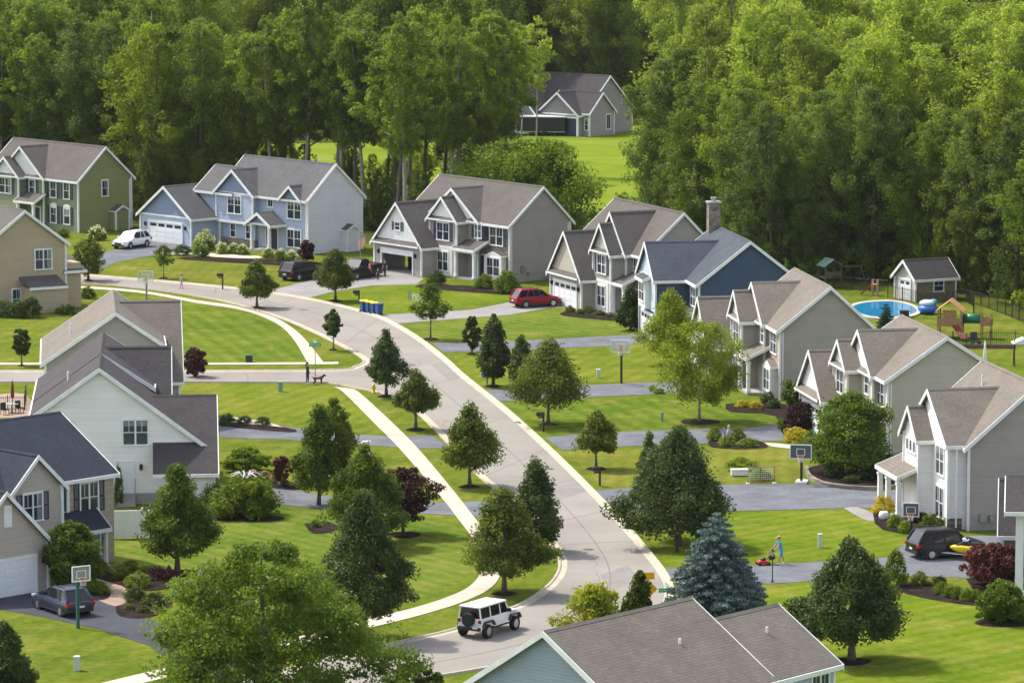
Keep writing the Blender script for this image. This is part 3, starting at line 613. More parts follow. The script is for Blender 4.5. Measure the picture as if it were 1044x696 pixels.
def colonial(name, label, anchor, phi, off, wm, fm, gm, roof, L=16., D=7.4, ez=5.55, rz=8.85, cg1=(-8.4,3.9,-.35,8.3), cg2=(-8.4,2.15,-1.6,7.55), gar=(-13.1,3.85,-3.6,2.9,6.75), shut=True, gopen=False, stone=None, chase=None, back=None, gwin=True, bay=True, gl=None, porchv=-2.0, pw=3.25, over=True, low=True):
    h = House(name, label, anchor, phi, off=off)
    z1 = ez if back is None else back
    dv = D if back is None else D
    rv = 3.95 if back is None else 4.25
    h.gable('u', 0, ez, rv, rz, dv, z1, -L, 0, wm)
    h.wall('found').box(-L-.02, .02, -.02, dv+.02, 0, .35)
    # large cross gable
    c, hw, v, pz = cg1; e = ez
    h.gable('v', c-hw, e, c, pz, c+hw, e, v, (pz-ez)/(rz-ez)*rv+.3, fm, ends=(1,0), gmat=gm, base=0, corners=True)
    h.pent(c-hw, c+hw, v, e, .3, .2)
    # small cross gable in front
    c2, hw2, v2, pz2 = cg2
    h.gable('v', c2-hw2, e, c2, pz2, c2+hw2, e, v2, v2+2.2+(pz2-ez)*.9, fm, ends=(1,0), gmat=gm)
    h.pent(c2-hw2, c2+hw2, v2, e, .3, .22)
    h.win(c2, 3.55, 1.85, 1.6, 'F', v2, 2, shut=shut, gl=gl)
    h.trim.box(c2-hw2-.02, c2+hw2+.02, v2-.05, v2, 2.75, 2.95)
    h.w.setdefault('board_white', MB()).box(c2-1.45, c2+1.45, v2-.04, v2+.2, .1, 2.75); h.win(c2, .6, 1.6, 1.75, 'F', v2-.04, 2, gl=gl)
    # garage wing
    gc, gh, gv, ge, gz = gar
    h.gable('v', gc-gh, ge, gc, gz, gc+gh, ge, gv, 3.2, wm, ends=(1,0), gmat=gm, base=0, walls=not gopen)
    if gopen:      # a real opening: side walls, piers, header and gable round an empty garage
        w_ = h.wall(wm); a_, b_ = gc-.1-2.5, gc-.1+2.5
        w_.box(gc-gh, gc-gh+.2, gv, 0, 0, ge); w_.box(gc+gh-.2, gc+gh, gv, 0, 0, ge)
        w_.box(gc-gh+.2, a_, gv, gv+.2, 0, ge); w_.box(b_, gc+gh-.2, gv, gv+.2, 0, ge); w_.box(a_, b_, gv, gv+.2, 2.15, ge)
        h.wall(gm).extr([(gc-gh,gv,ge),(gc+gh,gv,ge),(gc,gv,gz)], (0,.2,0))
        h.trim.box(gc-gh, gc+gh, gv-.06, gv, ge-.09, ge+.09)
        for a2 in (gc-gh, gc+gh): h.trim.box(a2-.085, a2+.085, gv-.085, gv+.085, 0, ge-.02)
        h.wall('found').box(gc-gh+.2, gc+gh-.2, gv+.02, -.02, 0, .035)
        it = MB()
        for k in range(9): x = a_+.2+k*.52; it.box(x, x+random.uniform(.25,.5), -random.uniform(.3,1.1), -.05, 0, random.uniform(.5,1.7))
        it.build('stored_goods', plain('stored_goods', (.05,.05,.07), .7, var=.8, vscale=2), h.root)
    h.pent(gc-gh, gc+gh, gv, ge, .45, .35)
    h.gdoor(gc-.1, 5.0, 2.15, 'F', gv, open_=gopen)
    for sg in (-1,1): h.lamp(gc-.1+sg*3.0, 1.9, gv)
    if gwin: h.win(gc, 4.25, .75, .7, 'F', gv, 1, shut=True)
    # porch between the front gable and the right-hand bay
    pu0, pu1 = c2+hw2-.1, c2+hw2-.1+pw
    h.shed(pu0-.2, pu1+.1, porchv, 0, 2.85, 3.75)
    h.wall('found').box(pu0, pu1, porchv+.1, 0, 0, .18)
    h.trim.box(pu0, pu1, porchv+.08, porchv+.3, 2.6, 2.84)
    h.column(pu0+.2, porchv+.2, .18, 2.6); h.column(pu1-.15, porchv+.2, .18, 2.6)
    h.door((pu0+pu1)/2+.4, 1.0, 2.1, .18, 'F', 0); 
    if over: h.win((pu0+pu1)/2+.3, 4.0, .95, 1.35, 'F', 0 if abs(c-(pu0+pu1)/2) > hw else v, 1, shut=shut, gl=gl)
    # right-hand section
    if stone:
        h.wall(stone).box(-3.95 if L > 12 else -3.2, -.09, -.07, .2, 0, ez-.05)
    pl = -.07 if stone else 0
    h.win(-1.95, 3.5, 1.95, 1.65, 'F', pl, 2, shut=shut, gl=gl)
    if bay:
        h.gable('v', -2.95, 2.55, -1.7, 2.95, -.45, 2.55, -.65, .1, 'board_white', ends=(0,0), ov=.15, th=.1, base=.1)
        h.win(-1.7, .65, 1.9, 1.6, 'F', -.65, 2, gl=gl)
    elif low: h.win(-1.95, .7, 1.9, 1.6, 'F', pl, 2, gl=gl)
    if chase: h.gable('u', chase[0], 2.25, chase[0]+.7, 2.7, chase[0]+1.4, 2.25, -.1, .95, wm, ends=(0,1), ov=.1, rov=.1, th=.1)
    m = MB(); m.box(.0,.09,.16,.26,.1,ez-.2); m.box(.0,.09,dv-.3,dv-.2,.1,z1-.2); m.build('downspout', M['white'], h.root)
    m = MB(); m.box(.02,.2,1.3,1.75,.9,1.5); m.box(.02,.25,2.1,2.3,.6,.85); m.build('utility_meter', M['steel'], h.root)
    m = MB(); m.box(.5,1.3,4.2,5.0,0,.75); m.build('air_conditioner', M['pole_grey'], h.root, bevel=.04)
    h.finish(roof, WN); return h

# three-storey-gabled rows on the far side of the street -----------------------------------------
# olive house
h = House('olive_house', 'olive green house with white-trimmed gables and navy shutters at the far left woods edge', (79,184,5.6), -46, off=(-.3,.3), group='houses along the street')
h.gable('u', 0, 5.55, 3.6, 8.75, 7.2, 5.55, -15.5, 0, 's_olive')
h.wall('s_olive_front').box(-15.4, -.1, -.02, .3, 0, 5.5)
h.gable('v', -12.9, 5.5, -9.2, 8.45, -5.5, 5.5, -.35, 3.6, 's_olive_front', ends=(1,0), gmat='board_white')
h.pent(-12.9, -5.5, -.35, 5.5, .3, .2)
h.gable('v', -13.1, 5.5, -10.8, 7.3, -8.6, 5.5, -1.3, 2.5, 's_olive_front', ends=(1,0), gmat='board_white'); h.pent(-13.1, -8.6, -1.3, 5.5, .3, .2)
for u in (-1.9, -4.2):
    h.win(u, 3.5, .95, 1.65, 'F', -.02, 1, shut=True); h.win(u, .8, .95, 1.75, 'F', -.02, 1, shut=True)
    m = MB(); m.lathe([(.58,-.04),(.58,.06)], 16, (0,0,0), 'y'); o = m.build('window_arch', M['white'], h.root); o.location = (u, -.02, 2.6); o.scale = (1,1,.5)
h.win(-7.4, 3.6, .95, 1.5, 'F', -.35, 1, shut=True); h.win(-10.9, 3.6, 2.0, 1.55, 'F', -1.3, 2, shut=True)
h.shed(-8.7, -5.2, -1.9, -.3, 2.85, 3.7); h.column(-5.5, -1.75, 0, 2.75); h.door(-6.6, 1, 2.1, .15, 'F', -.35); h.column(-8.2, -1.75, 0, 2.75)
h.win(3.6, 3.7, .75, 1.6, 'R', 0, 1)
h.gable('u', 4.3, 2.05, 5.2, 2.55, 6.1, 2.05, -.1, .95, 's_olive', ends=(0,1), ov=.1, rov=.1, th=.1)
m = MB(); m.box(0,.1,6.9,7.05,.1,5.3); m.build('downspout', M['white'], h.root)
h.finish('roof_brown', WN)

# tan house
h = House('tan_house', 'tan sided house with a plain gable and grey lean-to at the left frame edge', (71,247.5,6.0), -60, off=(-.3,-.3), group='houses along the street')
h.gable('u', -8.1, 6.0, -4.05, 9.0, 0, 6.0, -13, 0, 's_tan', rov=.3)
h.win(-2.2, 3.75, 1.55, 1.7, 'R', 0, 2)
h.shed(0, 2.4, -4.6, -.9, 2.25, 3.0, side='R', wallmat='s_tan')
h.wall('s_tan').box(-4, -.2, -.1, 1.6, 0, 4.1); h.shed(-4.1, .2, -.2, 2.0, 3.3, 4.4, side='R')
h.win(-4.9, .3, .75, 1.7, 'R', 0, 1)
h.finish('roof_brown', WN)

# blue house
h = House('blue_house', 'pale blue house with slate grey roof, white gable end and white double garage', (313.7,203.8,5.6), -47, off=(-.3,.3))
h.gable('u', 0, 5.55, 3.6, 8.8, 7.2, 5.55, -14.1, -.25, 's_blue')
h.wall('s_palegrey').extr([(-.25,.0,0),(-.25,7.2,0),(-.25,7.2,5.55),(-.25,3.6,8.8),(-.25,0,5.55)], (.25,0,0))
for v in (0,7.2): h.trim.box(-.1,.09,v-.085,v+.085,0,5.5)
h.roof.extr([(-.3,3.6,9.0),(-.3,-.32,5.46),(-.3,-.32,5.26),(-.3,3.6,8.8)], (.55,0,0)); h.roof.extr([(-.3,3.6,9.0),(-.3,7.52,5.46),(-.3,7.52,5.26),(-.3,3.6,8.8)], (.55,0,0))
for q in (-.41, 7.61): h.trim.extr([(.25,3.6,9.02),(.25,q,5.4),(.25,q,5.1),(.25,3.6,8.72)], (.06,0,0))
# left part over the garage and front gable
h.gable('u', -.6, 5.5, 2.1, 7.7, 6.5, 4.9, -17.0, -13.4, 's_blue', ends=(1,0), roofb=(-17.28,-10.9))
h.gable('v', -13.75, 5.5, -10.9, 7.75, -7.85, 5.5, -.75, 2.9, 's_blue', ends=(1,0), gmat='s_blue_dark', base=2.45)
h.wall('s_blue').box(-13.6, -8.0, -.35, 1, 0, 2.5); h.trim.box(-13.8,-7.8,-.82,-.75,2.4,2.6)
h.wall('stone').box(-13.65, -8.0, -.42, 0, 0, .85)
h.win(-10.8, 3.45, 2.05, 1.75, 'F', -.75, 2); h.win(-11.5, .95, .8, 1.3, 'F', -.35, 1); h.win(-9.0, .95, .8, 1.3, 'F', -.35, 1)
h.gable('v', -22.3, 2.85, -18.1, 5.75, -13.9, 2.85, -4.0, 2.4, 's_blue', ends=(1,0), gmat='s_blue_dark')
h.gdoor(-18.1, 5.4, 2.1, 'F', -4.0); h.lamp(-21.4,1.8,-4.0); h.lamp(-14.8,1.8,-4.0)
h.win(-2.15, 3.5, 2.05, 1.7, 'F', 0, 2); h.win(-2.2, .6, 2.05, 1.7, 'F', 0, 2); h.win(-5.9, 4.45, .75, .75, 'F', 0, 1, rows=False)
h.gable('v', -3.75, 5.55, -2.4, 6.65, -1.05, 5.55, -.25, 1.2, 's_blue_dark', ends=(1,0), base=5.3, corners=False)
h.gable('v', -7.2, 2.8, -5.5, 3.8, -3.8, 2.8, -1.9, .2, 's_blue', ends=(1,0), base=2.75, corners=False, gmat='s_blue_dark')
h.column(-6.85,-1.75,.1,2.75); h.column(-4.1,-1.75,.1,2.75); h.wall('found').box(-7.1,-3.9,-1.9,0,0,.15)
h.door(-5.3, 1.0, 2.1, .15); h.win(-6.4,.5,.4,1.9,'F',0,1,rows=False)
h.gable('u', 4.45, 2.2, 5.2, 2.65, 5.95, 2.2, -.1, .95, 's_palegrey', ends=(0,1), ov=.1, rov=.1, th=.1)
h.finish('roof_grey', WN)

colonial('grey_house', 'taupe grey house with open garage, white board gables and navy shutters', (519,229.5,5.6), -52, (-.3,.3), 's_taupe', 's_taupe', 'board_white', 'roof_brown', gopen=True, stone='stone')
colonial('gabled_house', 'grey-brown house with a red car parked at its white garage', (640,257.3,5.6), -67, (2.2,.5), 's_grey', 's_greige', 's_greige', 'roof_brown', L=14.5, gar=(-9.4,3.5,-3.4,2.95,6.75), gwin=False, bay=False, cg1=(-5.1,3.0,-.7,8.8), cg2=(-4.5,1.95,-2.0,7.9), rz=9.05, pw=2.6, over=False, low=False)
# navy bungalow with stone chimney
h = House('navy_house', 'navy blue house with a fieldstone chimney and slate roof behind the light green birches', (710,290,5.5), -80, off=(-.3,.3))
h.gable('u', 0, 5.5, 4.4, 8.9, 8.8, 5.5, -13.2, 0, 's_navy')
h.gable('v', -10.9, 5.45, -7.5, 8.15, -4.1, 5.45, -2.9, 3.4, 's_navy', ends=(1,0), gmat='s_lightblue')
h.wall('s_lightblue').box(-10.8,-4.2,-2.95,-2.7,2.6,5.4); h.wall('board_white').box(-8.9,-6.1,-3.4,-2.8,2.7,5.2); h.win(-7.5,3.3,1.9,1.55,'F',-3.4,2); h.win(-2.2,3.4,1.8,1.5,'F',0,2); h.shed(-9.1,-5.9,-3.65,-2.9,5.1,5.4)
h.shed(-4.2,-.2,-1.6,0,2.5,3.1); h.column(-.5,-1.45,0,2.45); h.door(-3.2,1,2.1,.1); h.win(-1.6,.7,1.8,1.5,'F',0,2)
h.gdoor(-7.5,4.6,2.15,'F',-2.9)
c_ = MB(); c_.box(-12.9,-11.95,3.5,4.5,6,11.1)
co = c_.build('chimney', M['stone'], h.root); k = MB(); k.box(-13.0,-11.85,3.4,4.6,11.1,11.25); k.build('chimney_cap', M['found'], co); k = MB(); k.lathe([(.22,11.25),(.22,11.5),(.3,11.52),(.3,11.6)],10,(-12.4,4.0,0)); k.build('flue', M['steel'], co)
h.finish('roof_slate', WN)

colonial('taupe_house', 'dark taupe house behind the two light green birches', (792.5,336,5.6), -81, (-.3,.3), 's_grey', 's_grey', 'board_white', 'roof_mid', L=12.4, shut=False, gar=(-13.3,3.5,-3.6,2.95,6.4), stone='stone_tan', rz=8.7, cg1=(-7.6,3.7,-.4,8.2), cg2=(-8.3,2.0,-1.7,7.5), gwin=False)
colonial('cream_house', 'cream beige house beside the burgundy bush, its garage gable behind a maple', (902.5,387.5,5.6), -80, (-.3,.3), 's_cream', 's_cream', 'board_white', 'roof_mid', L=12., D=8.4, ez=5.55, rz=8.45, back=5.8, shut=False, gar=(-12.0,3.5,-2.6,2.95,6.0), cg1=(-6.2,3.5,-.4,8.2), cg2=(-8.2,2.0,-1.4,7.25), gwin=False)
# white-fronted house
h = House('porch_house', 'grey house with bright white front and corner porch beside the black suv', (966,541,0), -79, off=(-.1,.1))
h.gable('u', 1.2, 5.55, 5.6, 9.3, 10.0, 5.55, -10.8, .3, 's_ggrey')
h.gable('v', -8.3, 5.6, -4.25, 8.45, -.2, 5.6, 0, 5.0, 's_white', ends=(1,0), corners=False)
for u in (-8.2, -.2): h.trim.box(u-.1,u+.1,-.1,.1,0,5.55)
h.wall('stone').box(-.8,-.08,-.06,.9,0,.75); h.wall('found').box(-10.7,.32,1.3,10.02,0,.4)
m = MB(); m.box(.08,.16,.4,.5,.2,5.4); m.build('downspout', M['white'], h.root)
h.gable('v', -7.2, 5.5, -5.5, 7.2, -3.8, 5.5, -.95, 3.2, 's_white', ends=(1,0))
for u in (-6.3,-5.5,-4.7): h.win(u, 4.4, .42, .7, 'F', -.95, 1, rows=False)
h.win(-2.0, 3.4, 1.6, 1.75, 'F', 0, 2); h.win(-2.0, .55, 1.7, 1.95, 'F', 0, 2)
h.shed(-9.2, -4.0, -2.3, 0, 2.8, 3.7); h.trim.box(-9.0,-4.2,-2.2,-2.0,2.5,2.78)
for u in (-8.8,-6.9,-4.4): h.column(u,-2.1,.25,2.5,.15)
h.wall('found').box(-9.1,-4.1,-2.3,0,0,.25); h.door(-5.4,1,2.1,.25); h.win(-7.6,.8,1.2,1.5,'F',0,1)
h.vent(-7, 4.3, 8.2, .9); m = MB(); m.box(1.9,2.35,.3,.7,1.0,1.5); m.box(2.6,2.9,.3,.55,1.0,1.4)
o = m.build('utility_meter', M['steel'], h.root); o.location = (0,0,-.4); o.rotation_euler = (0,0,0); o.matrix_local = Matrix(((0,1,0,0),(1,0,0,0),(0,0,1,-.4),(0,0,0,1)))
h.finish('roof_mid', WN)
# house cut by the right frame edge
h = House('corner_house', 'dark roofed house with a tall white porch post, cut off at the right frame edge', (1037,606,0), -97, off=(0,0))
h.gable('v', -5.0, 5.15, -2.2, 6.6, .6, 5.15, -.5, 9, 's_white', ends=(1,0), base=4.9, corners=False)
h.gable('u', 2.2, 5.1, 6.0, 8.3, 9.8, 5.1, -12, 1, 's_taupe_dark'); h.wall('s_taupe_dark').box(-4.4,0,1.6,4,0,5.1)
h.column(.25,.1,0,4.95,.24); h.column(-4.6,.1,0,4.95,.24); h.wall('found').box(-4.9,.5,-.2,2.2,0,.15); h.door(-2.2,1,2.1,.15,'F',1.6)
h.gable('v', -10.2, 2.9, -7.4, 5.6, -4.7, 2.9, -.95, 6, 's_taupe_dark', ends=(1,0)); h.gdoor(-7.4, 4.4, 2.1, 'F', -.95)
h.finish('roof_dark', WN)
# foreground roof
h = House('foreground_house', 'blue-grey house in the foreground showing its long brown roof and vent pipes', (858.5,676,5.2), 49, off=(-.3,.3))
h.gable('u', 0, 5.2, 3.7, 7.5, 7.4, 5.2, -6.5, 0, 's_lightblue', ends=(0,1))
h.gable('u', .03, 5.2, 5.05, 8.4, 10.1, 5.2, -15.8, -5.2, 's_bluegrey')
h.win(-1.1, 3.1, 1.3, 1.7, 'F', 0, 2); h.win(-4.2, 3.1, 1.3, 1.7, 'F', 0, 2); h.win(3.7, 3.2, 1.2, 1.6, 'R', 0, 1); h.win(-9,3.1,1.3,1.7,'F',.03,2)
h.win(5.0, 3.1, 1.4, 1.6, 'L', -15.8, 2); h.win(5.0, .8, 1.4, 1.6, 'L', -15.8, 2)
h.vent(-8.6, 2.8, 6.9, .5); h.vent(-2.4, 2.3, 6.6, .5)
h.finish('roof_mid', WN)

# left bank ----------------------------------------------------------------------------------------
h = House('brown_house', 'grey-brown house behind the white one, its pale roof slope toward the left lawn', (119.5,444,0), 96, off=(0,0), group='houses along the street')
# front toward the street (+x side); u runs away from the viewer
h.gable('u', -3.3, 6.75, 0, 9.0, 5.2, 5.5, 0, 13.5, 's_grey', ends=(1,1))
h.gable('v', 2.4, 3.75, 7.9, 8.85, 11.6, 5.4, -4.7, 0, 's_grey', ends=(1,0))
h.gdoor(6.8,4.2,2.15,'F',-4.7)
h.door(9.8,1,2.1,.1,'F',-4.7); h.win(7.9,3.4,1.6,1.6,'F',-4.7,2)
h.vent(5.0, 3.3, 7.2, .6)
h.finish('roof_mid', WN)
h = House('white_house', 'white sided house with a broad gable end and charcoal shingle wings', (103,514,0), 94.5, off=(0,0))
h.gable('u', -7.35, 3.55, 0, 9.05, 4.35, 6.0, 0, 7.6, 's_white', ends=(1,0))
h.gable('u', -3.3, 6.95, 0, 9.1, 4.35, 6.04, 6.9, 17.5, 's_white', rakes=(1,0))
h.wall('found').box(-.03, 17.4, -7.3, 4.38, 0, .75)
h.gable('v', 7.3, 5.6, 11.0, 8.95, 14.7, 5.6, -4.5, 0, 's_white', ends=(1,0))
h.gable('v', -2.3, 2.45, 4.0, 6.55, 10.2, 2.5, -7.55, -4.6, 's_white', ends=(1,0), roofb=(-7.83,-3.5)); h.gdoor(1.2,4.9,2.15,'F',-7.55)
h.shed(10.4,14.5,-6.6,-4.4,2.8,3.6); h.column(10.7,-6.4,0,2.75); h.column(14.2,-6.4,0,2.75); h.door(12.5,1,2.1,.2,'F',-4.5); h.win(11,3.6,1.7,1.6,'F',-4.5,2)
h.win(-2.35, 4.05, 1.6, 1.6, 'L', 0, 2, gl='glass_teal'); h.win(2.5, 4.05, 1.2, 1.6, 'L', 0, 1, gl='glass_teal')
h.door(-1.65, .95, 2.1, .75, 'L', 0, mat='garage_white'); h.lamp(-2.7, 2.5, 0, 'L')
m = MB()
for k in range(3): m.box(-.35*(k+1), -.35*k, -2.3,-1.0,0,.75-.22*k)
m.tube([(0,-2.3,1.7),(-1.0,-2.3,1.0),(-1.0,-2.3,0)],.03,6); m.build('door_steps', M['found'], h.root)
h.vent(5.0, 2.2, 7.5, .8)
h.finish('roof_dark', WN)
h = House('stone_house', 'tan house with navy roof, stone corner and navy shutters at the lower left', (121,481,5.6), 46, off=(-.3,.3))
h.gable('u', 0, 5.55, 5.2, 8.6, 10.4, 5.55, -17, -0, 's_warm', corners=False)
h.wall('stone_tan').box(-3.6, .06, -.08, .2, 0, 5.5); h.wall('stone_tan').box(-.3,.06,.2,1.2,0,5.5)
h.trim.box(-3.75,-3.55,-.14,.1,0,5.5)
h.gable('v', -8.6, 5.5, -6.7, 7.35, -4.75, 5.5, -.75, 3.4, 's_warm', ends=(1,0)); h.trim.box(-4.85,-4.65,-.9,-.6,2.3,5.5)
h.win(-7.0, 3.55, 1.4, 1.6, 'F', -.75, 2, shut=True); h.win(-4.15, 3.6, .9, 1.6, 'F', 0, 1, rows=False, gl='glass_teal'); h.win(-1.95, 3.4, 1.35, 1.75, 'F', -.08, 2, shut=True); h.win(-1.75, .7, 1.2, 1.65, 'F', -.08, 2, shut=True)
h.shed(-4.9, -1.4, -1.5, 0, 2.35, 3.5); h.column(-1.7,-1.35,0,2.3,.1); h.door(-3.6,1,2.1,.15,'F',-.08) ; h.wall('found').box(-4.7,-1.4,-1.5,0,0,.14)
h.gable('v', -15.6, 3.0, -12.2, 6.2, -8.9, 3.0, -4.4, 4.0, 's_warm', ends=(1,0)); h.gdoor(-12.4,5.0,2.15,'F',-4.4,lites=False); h.lamp(-9.3,1.9,-4.4)
m = MB(); m.box(-.3,.3,0,.06,0,1.3)
for k in range(9): m.box(-.24,.24,.06,.09,.08+k*.13,.15+k*.13)
o = m.build('gable_vent', M['white'], h.root); h.place(o,'F',-11.95,4.2,-4.4)
h.gable('v', -17, 5.5, -13.5, 7.9, -10.4, 5.5, -.3, 4.3, 's_warm', ends=(1,0))
h.finish('roof_navy', WN)
# house beyond the trees
h = House('distant_house', 'grey house with navy garage door glimpsed in the clearing beyond the trees', (601,139.5,0), -40, group=None)
h.gable('u', 0, 3.2, 2.6, 5.6, 5.2, 3.2, -7, 0, 's_taupe')
h.gable('u', 1, 3.2, 6.0, 7.6, 11, 3.2, -13, -1.5, 's_taupe')
h.gable('v', -8, 2.9, -4.6, 5.6, -1.2, 2.9, -1.0, 5, 's_taupe', ends=(1,0), gmat='s_taupe_dark'); h.gdoor(-3.2, 3.6, 2.4, 'F', -1.0, mat='shutter', lites=False)
h.gable('v', -14.5, 2.9, -11, 6.4, -7.6, 2.9, -2.2, 6, 's_taupe_dark', ends=(1,0)); h.gdoor(-11,4.4,2.3,'F',-2.2)
h.win(4.0, .8, .8, 1.9, 'R', 0, 1, rows=False); h.win(-.5,.9,.5,1.4,'F',0,1)
h.finish('roof_dark', WN)
# pool shed
h = House('garden_shed', 'small tan shed with white double doors and grey gable roof by the pool', (933.4,308,0), 25, cat='shed', group=None)
h.gable('u', 0, 2.1, 1.9, 3.55, 3.8, 2.1, 0, 4.25, 's_shed', ov=.25)
h.win(2.4, .95, .95, .95, 'F', -.05, 1); h.wall('stone_brown').box(.1,4.15,-.05,.1,0,2.05)
h.gdoor(1.9, 1.9, 1.85, 'L', 0)
h.finish('roof_dark', WN)
# ------------------------------------------------------------------ vehicles
def carpaint(name, col, metal=.3):
    m, nt, b = nmat(name); b.inputs['Base Color'].default_value = (*col, 1); b.inputs['Metallic'].default_value = metal; b.inputs['Roughness'].default_value = .35
    b.inputs['Specular IOR Level'].default_value = .3; b.inputs['Coat Weight'].default_value = .2; b.inputs['Coat Roughness'].default_value = .12; return m
M['lamp_red'] = plain('tail_lamp', (.35,.01,.012), .25); M['lamp_clear'] = plain('head_lamp', (.6,.62,.65), .15); M['plate'] = plain('plate', (.65,.65,.6), .5)
WH = {}
def wheel_meshes(r, w):
    if (r, w) not in WH:
        t = MB(); t.lathe([(r*.62,-w/2),(r*.92,-w/2),(r,-w*.32),(r,w*.32),(r*.92,w/2),(r*.62,w/2),(r*.62,-w/2)], 20, ax='y', cap=False)
        d = MB(); d.lathe([(r*.64,-w*.3),(r*.66,w*.3)], 16, ax='y'); d.cur = 1
        for k in range(5):
            a = 6.283*k/5; c, s = math.cos(a), math.sin(a); n1, n2 = -s*.045, c*.045
            d.extr([(c*.03+n1,w*.3,s*.03+n2),(c*r*.6+n1,w*.3,s*r*.6+n2),(c*r*.6-n1,w*.3,s*r*.6-n2),(c*.03-n1,w*.3,s*.03-n2)], (0,w*.12,0))
        d.lathe([(r*.6,w*.3),(r*.66,w*.44),(r*.58,w*.44)], 16, ax='y'); d.lathe([(.07,w*.3),(.05,w*.46)], 8, ax='y')
        WH[(r, w)] = (t.mesh('wheel', M['rubber'], True), d.mesh('rim', [M['cartrim'], M['steel']]))
    return WH[(r, w)]
def add_wheels(t, wb, tr, r, w=.23, x0=0.):
    for x in (-wb/2+x0, wb/2+x0):
        for y in (-tr/2, tr/2):
            a, b = wheel_meshes(r, w); o = link('wheel', a, t, (x, y, r)); 
            if y < 0: o.rotation_euler = (0, 0, math.pi)
            link('rim', b, o)
def loft(mb, rings):
    n = len(rings[0]); vs = [q for r in rings for q in r]
    fs = [(i*n+k, i*n+(k+1)%n, (i+1)*n+(k+1)%n, (i+1)*n+k) for i in range(len(rings)-1) for k in range(n)]
    mb.add(vs, fs + [tuple(range(n-1,-1,-1)), tuple(range((len(rings)-1)*n, len(rings)*n))])
def suv(name, label, cat, wheel_mid, heading, side, paint, L=4.6, Wd=1.86, H=1.68, rear=.18, ws=.78, kind='suv', wr=.35, rack=True, trimlow=True):
    """body lofted from cross-sections along x, glasshouse over it"""
    h = R(heading); p = at(*wheel_mid); nrm = Vector((-math.sin(h), math.cos(h), 0))*side
    t = thing(name, label, cat, (p.x+nrm.x*Wd*.46, p.y+nrm.y*Wd*.46, 0), h)
    hw = Wd/2; b = MB(); belt = H*.60; x0, x1 = -L/2, L/2
    hood = H*.60; cowl = x1-L*.27
    st = [(x0,.86,.46,belt-.12,.80),(x0+.06,.95,.36,belt-.04,.9),(x0+.35,1,.28,belt,.95),(x0+L*.3,1,.24,belt+.0,.96),(cowl-.1,1,.24,hood+.01,.95),(cowl+.35,.995,.25,hood-.02,.9),(x1-.45,.97,.27,hood-.1,.84),(x1-.14,.92,.32,hood-.2,.78),(x1,.80,.42,hood-.34,.7)]
    rings = []
    for x, f, zb, zt, ft in st:
        zm = zb+(zt-zb)*.55
        rings.append([(x,-hw*f*.9,zb),(x,-hw*f,zb+.14),(x,-hw*f,zm),(x,-hw*f*.975,zt-.1),(x,-hw*ft*.93,zt),(x,hw*ft*.93,zt),(x,hw*f*.975,zt-.1),(x,hw*f,zm),(x,hw*f,zb+.14),(x,hw*f*.9,zb)])
    loft(b, rings)
    g0, g1 = (x0+.1, cowl) if kind != 'pickup' else (x0+L*.36, cowl)
    r0, r1 = g0+rear*2.2*(H/1.7), cowl-ws
    bt, rt = hw*.9, hw*.74
    # roof skin, pillars
    zr = H
    b.add([(r0-.04,-rt,zr-.07),(r0-.04,rt,zr-.07),(r1+.03,rt,zr-.09),(r1+.03,-rt,zr-.09),(r0+.12,-rt*.86,zr),(r0+.12,rt*.86,zr),(r1-.25,rt*.86,zr),(r1-.25,-rt*.86,zr)],
          [(0,3,2,1),(4,5,6,7),(0,1,5,4),(1,2,6,5),(2,3,7,6),(3,0,4,7)])
    for sg in (-1, 1):
        for xb, xt, w in ((g0+.03, r0, .1),(g1-.02, r1, .05),((g0+g1)/2+.12,(r0+r1)/2+.12,.04),(g0+L*.2,r0+L*.17,.06)):
            b.tube([(xb,sg*bt,belt-.03),(xt,sg*rt*1.0,zr-.08)], w, 6)
    body = b.build('body', paint, t, True)
    md = body.modifiers.new('soft', 'BEVEL'); md.width = .035; md.segments = 2; md.limit_method = 'ANGLE'; md.angle_limit = .6
    g = MB(); rings = [[(g0,-bt,belt-.05),(g0,bt,belt-.05),(g1,bt,belt-.05),(g1,-bt,belt-.05)],[(r0,-rt,zr-.075),(r0,rt,zr-.075),(r1,rt,zr-.085),(r1,-rt,zr-.085)]]
    loft(g, rings); g.build('window', M['autoglass'], t)
    if kind == 'pickup':
        k = MB(); k.box(x0+.08, g0-.06, -hw*.8, hw*.8, belt-.02, belt+.012); k.build('truck_bed', M['cartrim'], t)
        k = MB()
        for y0_, y1_ in ((-hw*.97,-hw*.8),(hw*.8,hw*.97)): k.box(x0+.04,g0-.03,y0_,y1_,belt-.06,belt+.08)
        k.box(x0,x0+.08,-hw*.9,hw*.9,belt-.3,belt+.08); k.build('bed_side', paint, t)
    tm = MB()
    if trimlow:
        for sg in (-1,1): tm.box(x0+.3, x1-.3, sg*hw*.97, sg*hw*1.012, .24, .36)
    for xw in (-L*.3, L*.3):
        for sg in (-1,1): tm.lathe([(wr*1.18,sg*hw*.9),(wr*1.18,sg*hw*1.004)], 20, (xw,0,wr), 'y')
    tm.box(x0-.05,x0+.1,-hw*.86,hw*.86,.36,.55); tm.box(x1-.08,x1+.04,-hw*.8,hw*.8,.3,.5); tm.box(x1-.05,x1+.015,-hw*.45,hw*.45,.52,.74)
    if rack:
        for sg in (-1,1): tm.tube([(r0+.15,sg*rt*.85,zr+.04),(r1-.3,sg*rt*.85,zr+.05)],.025,6)
    tm.build('lower_trim', M['cartrim'], t)
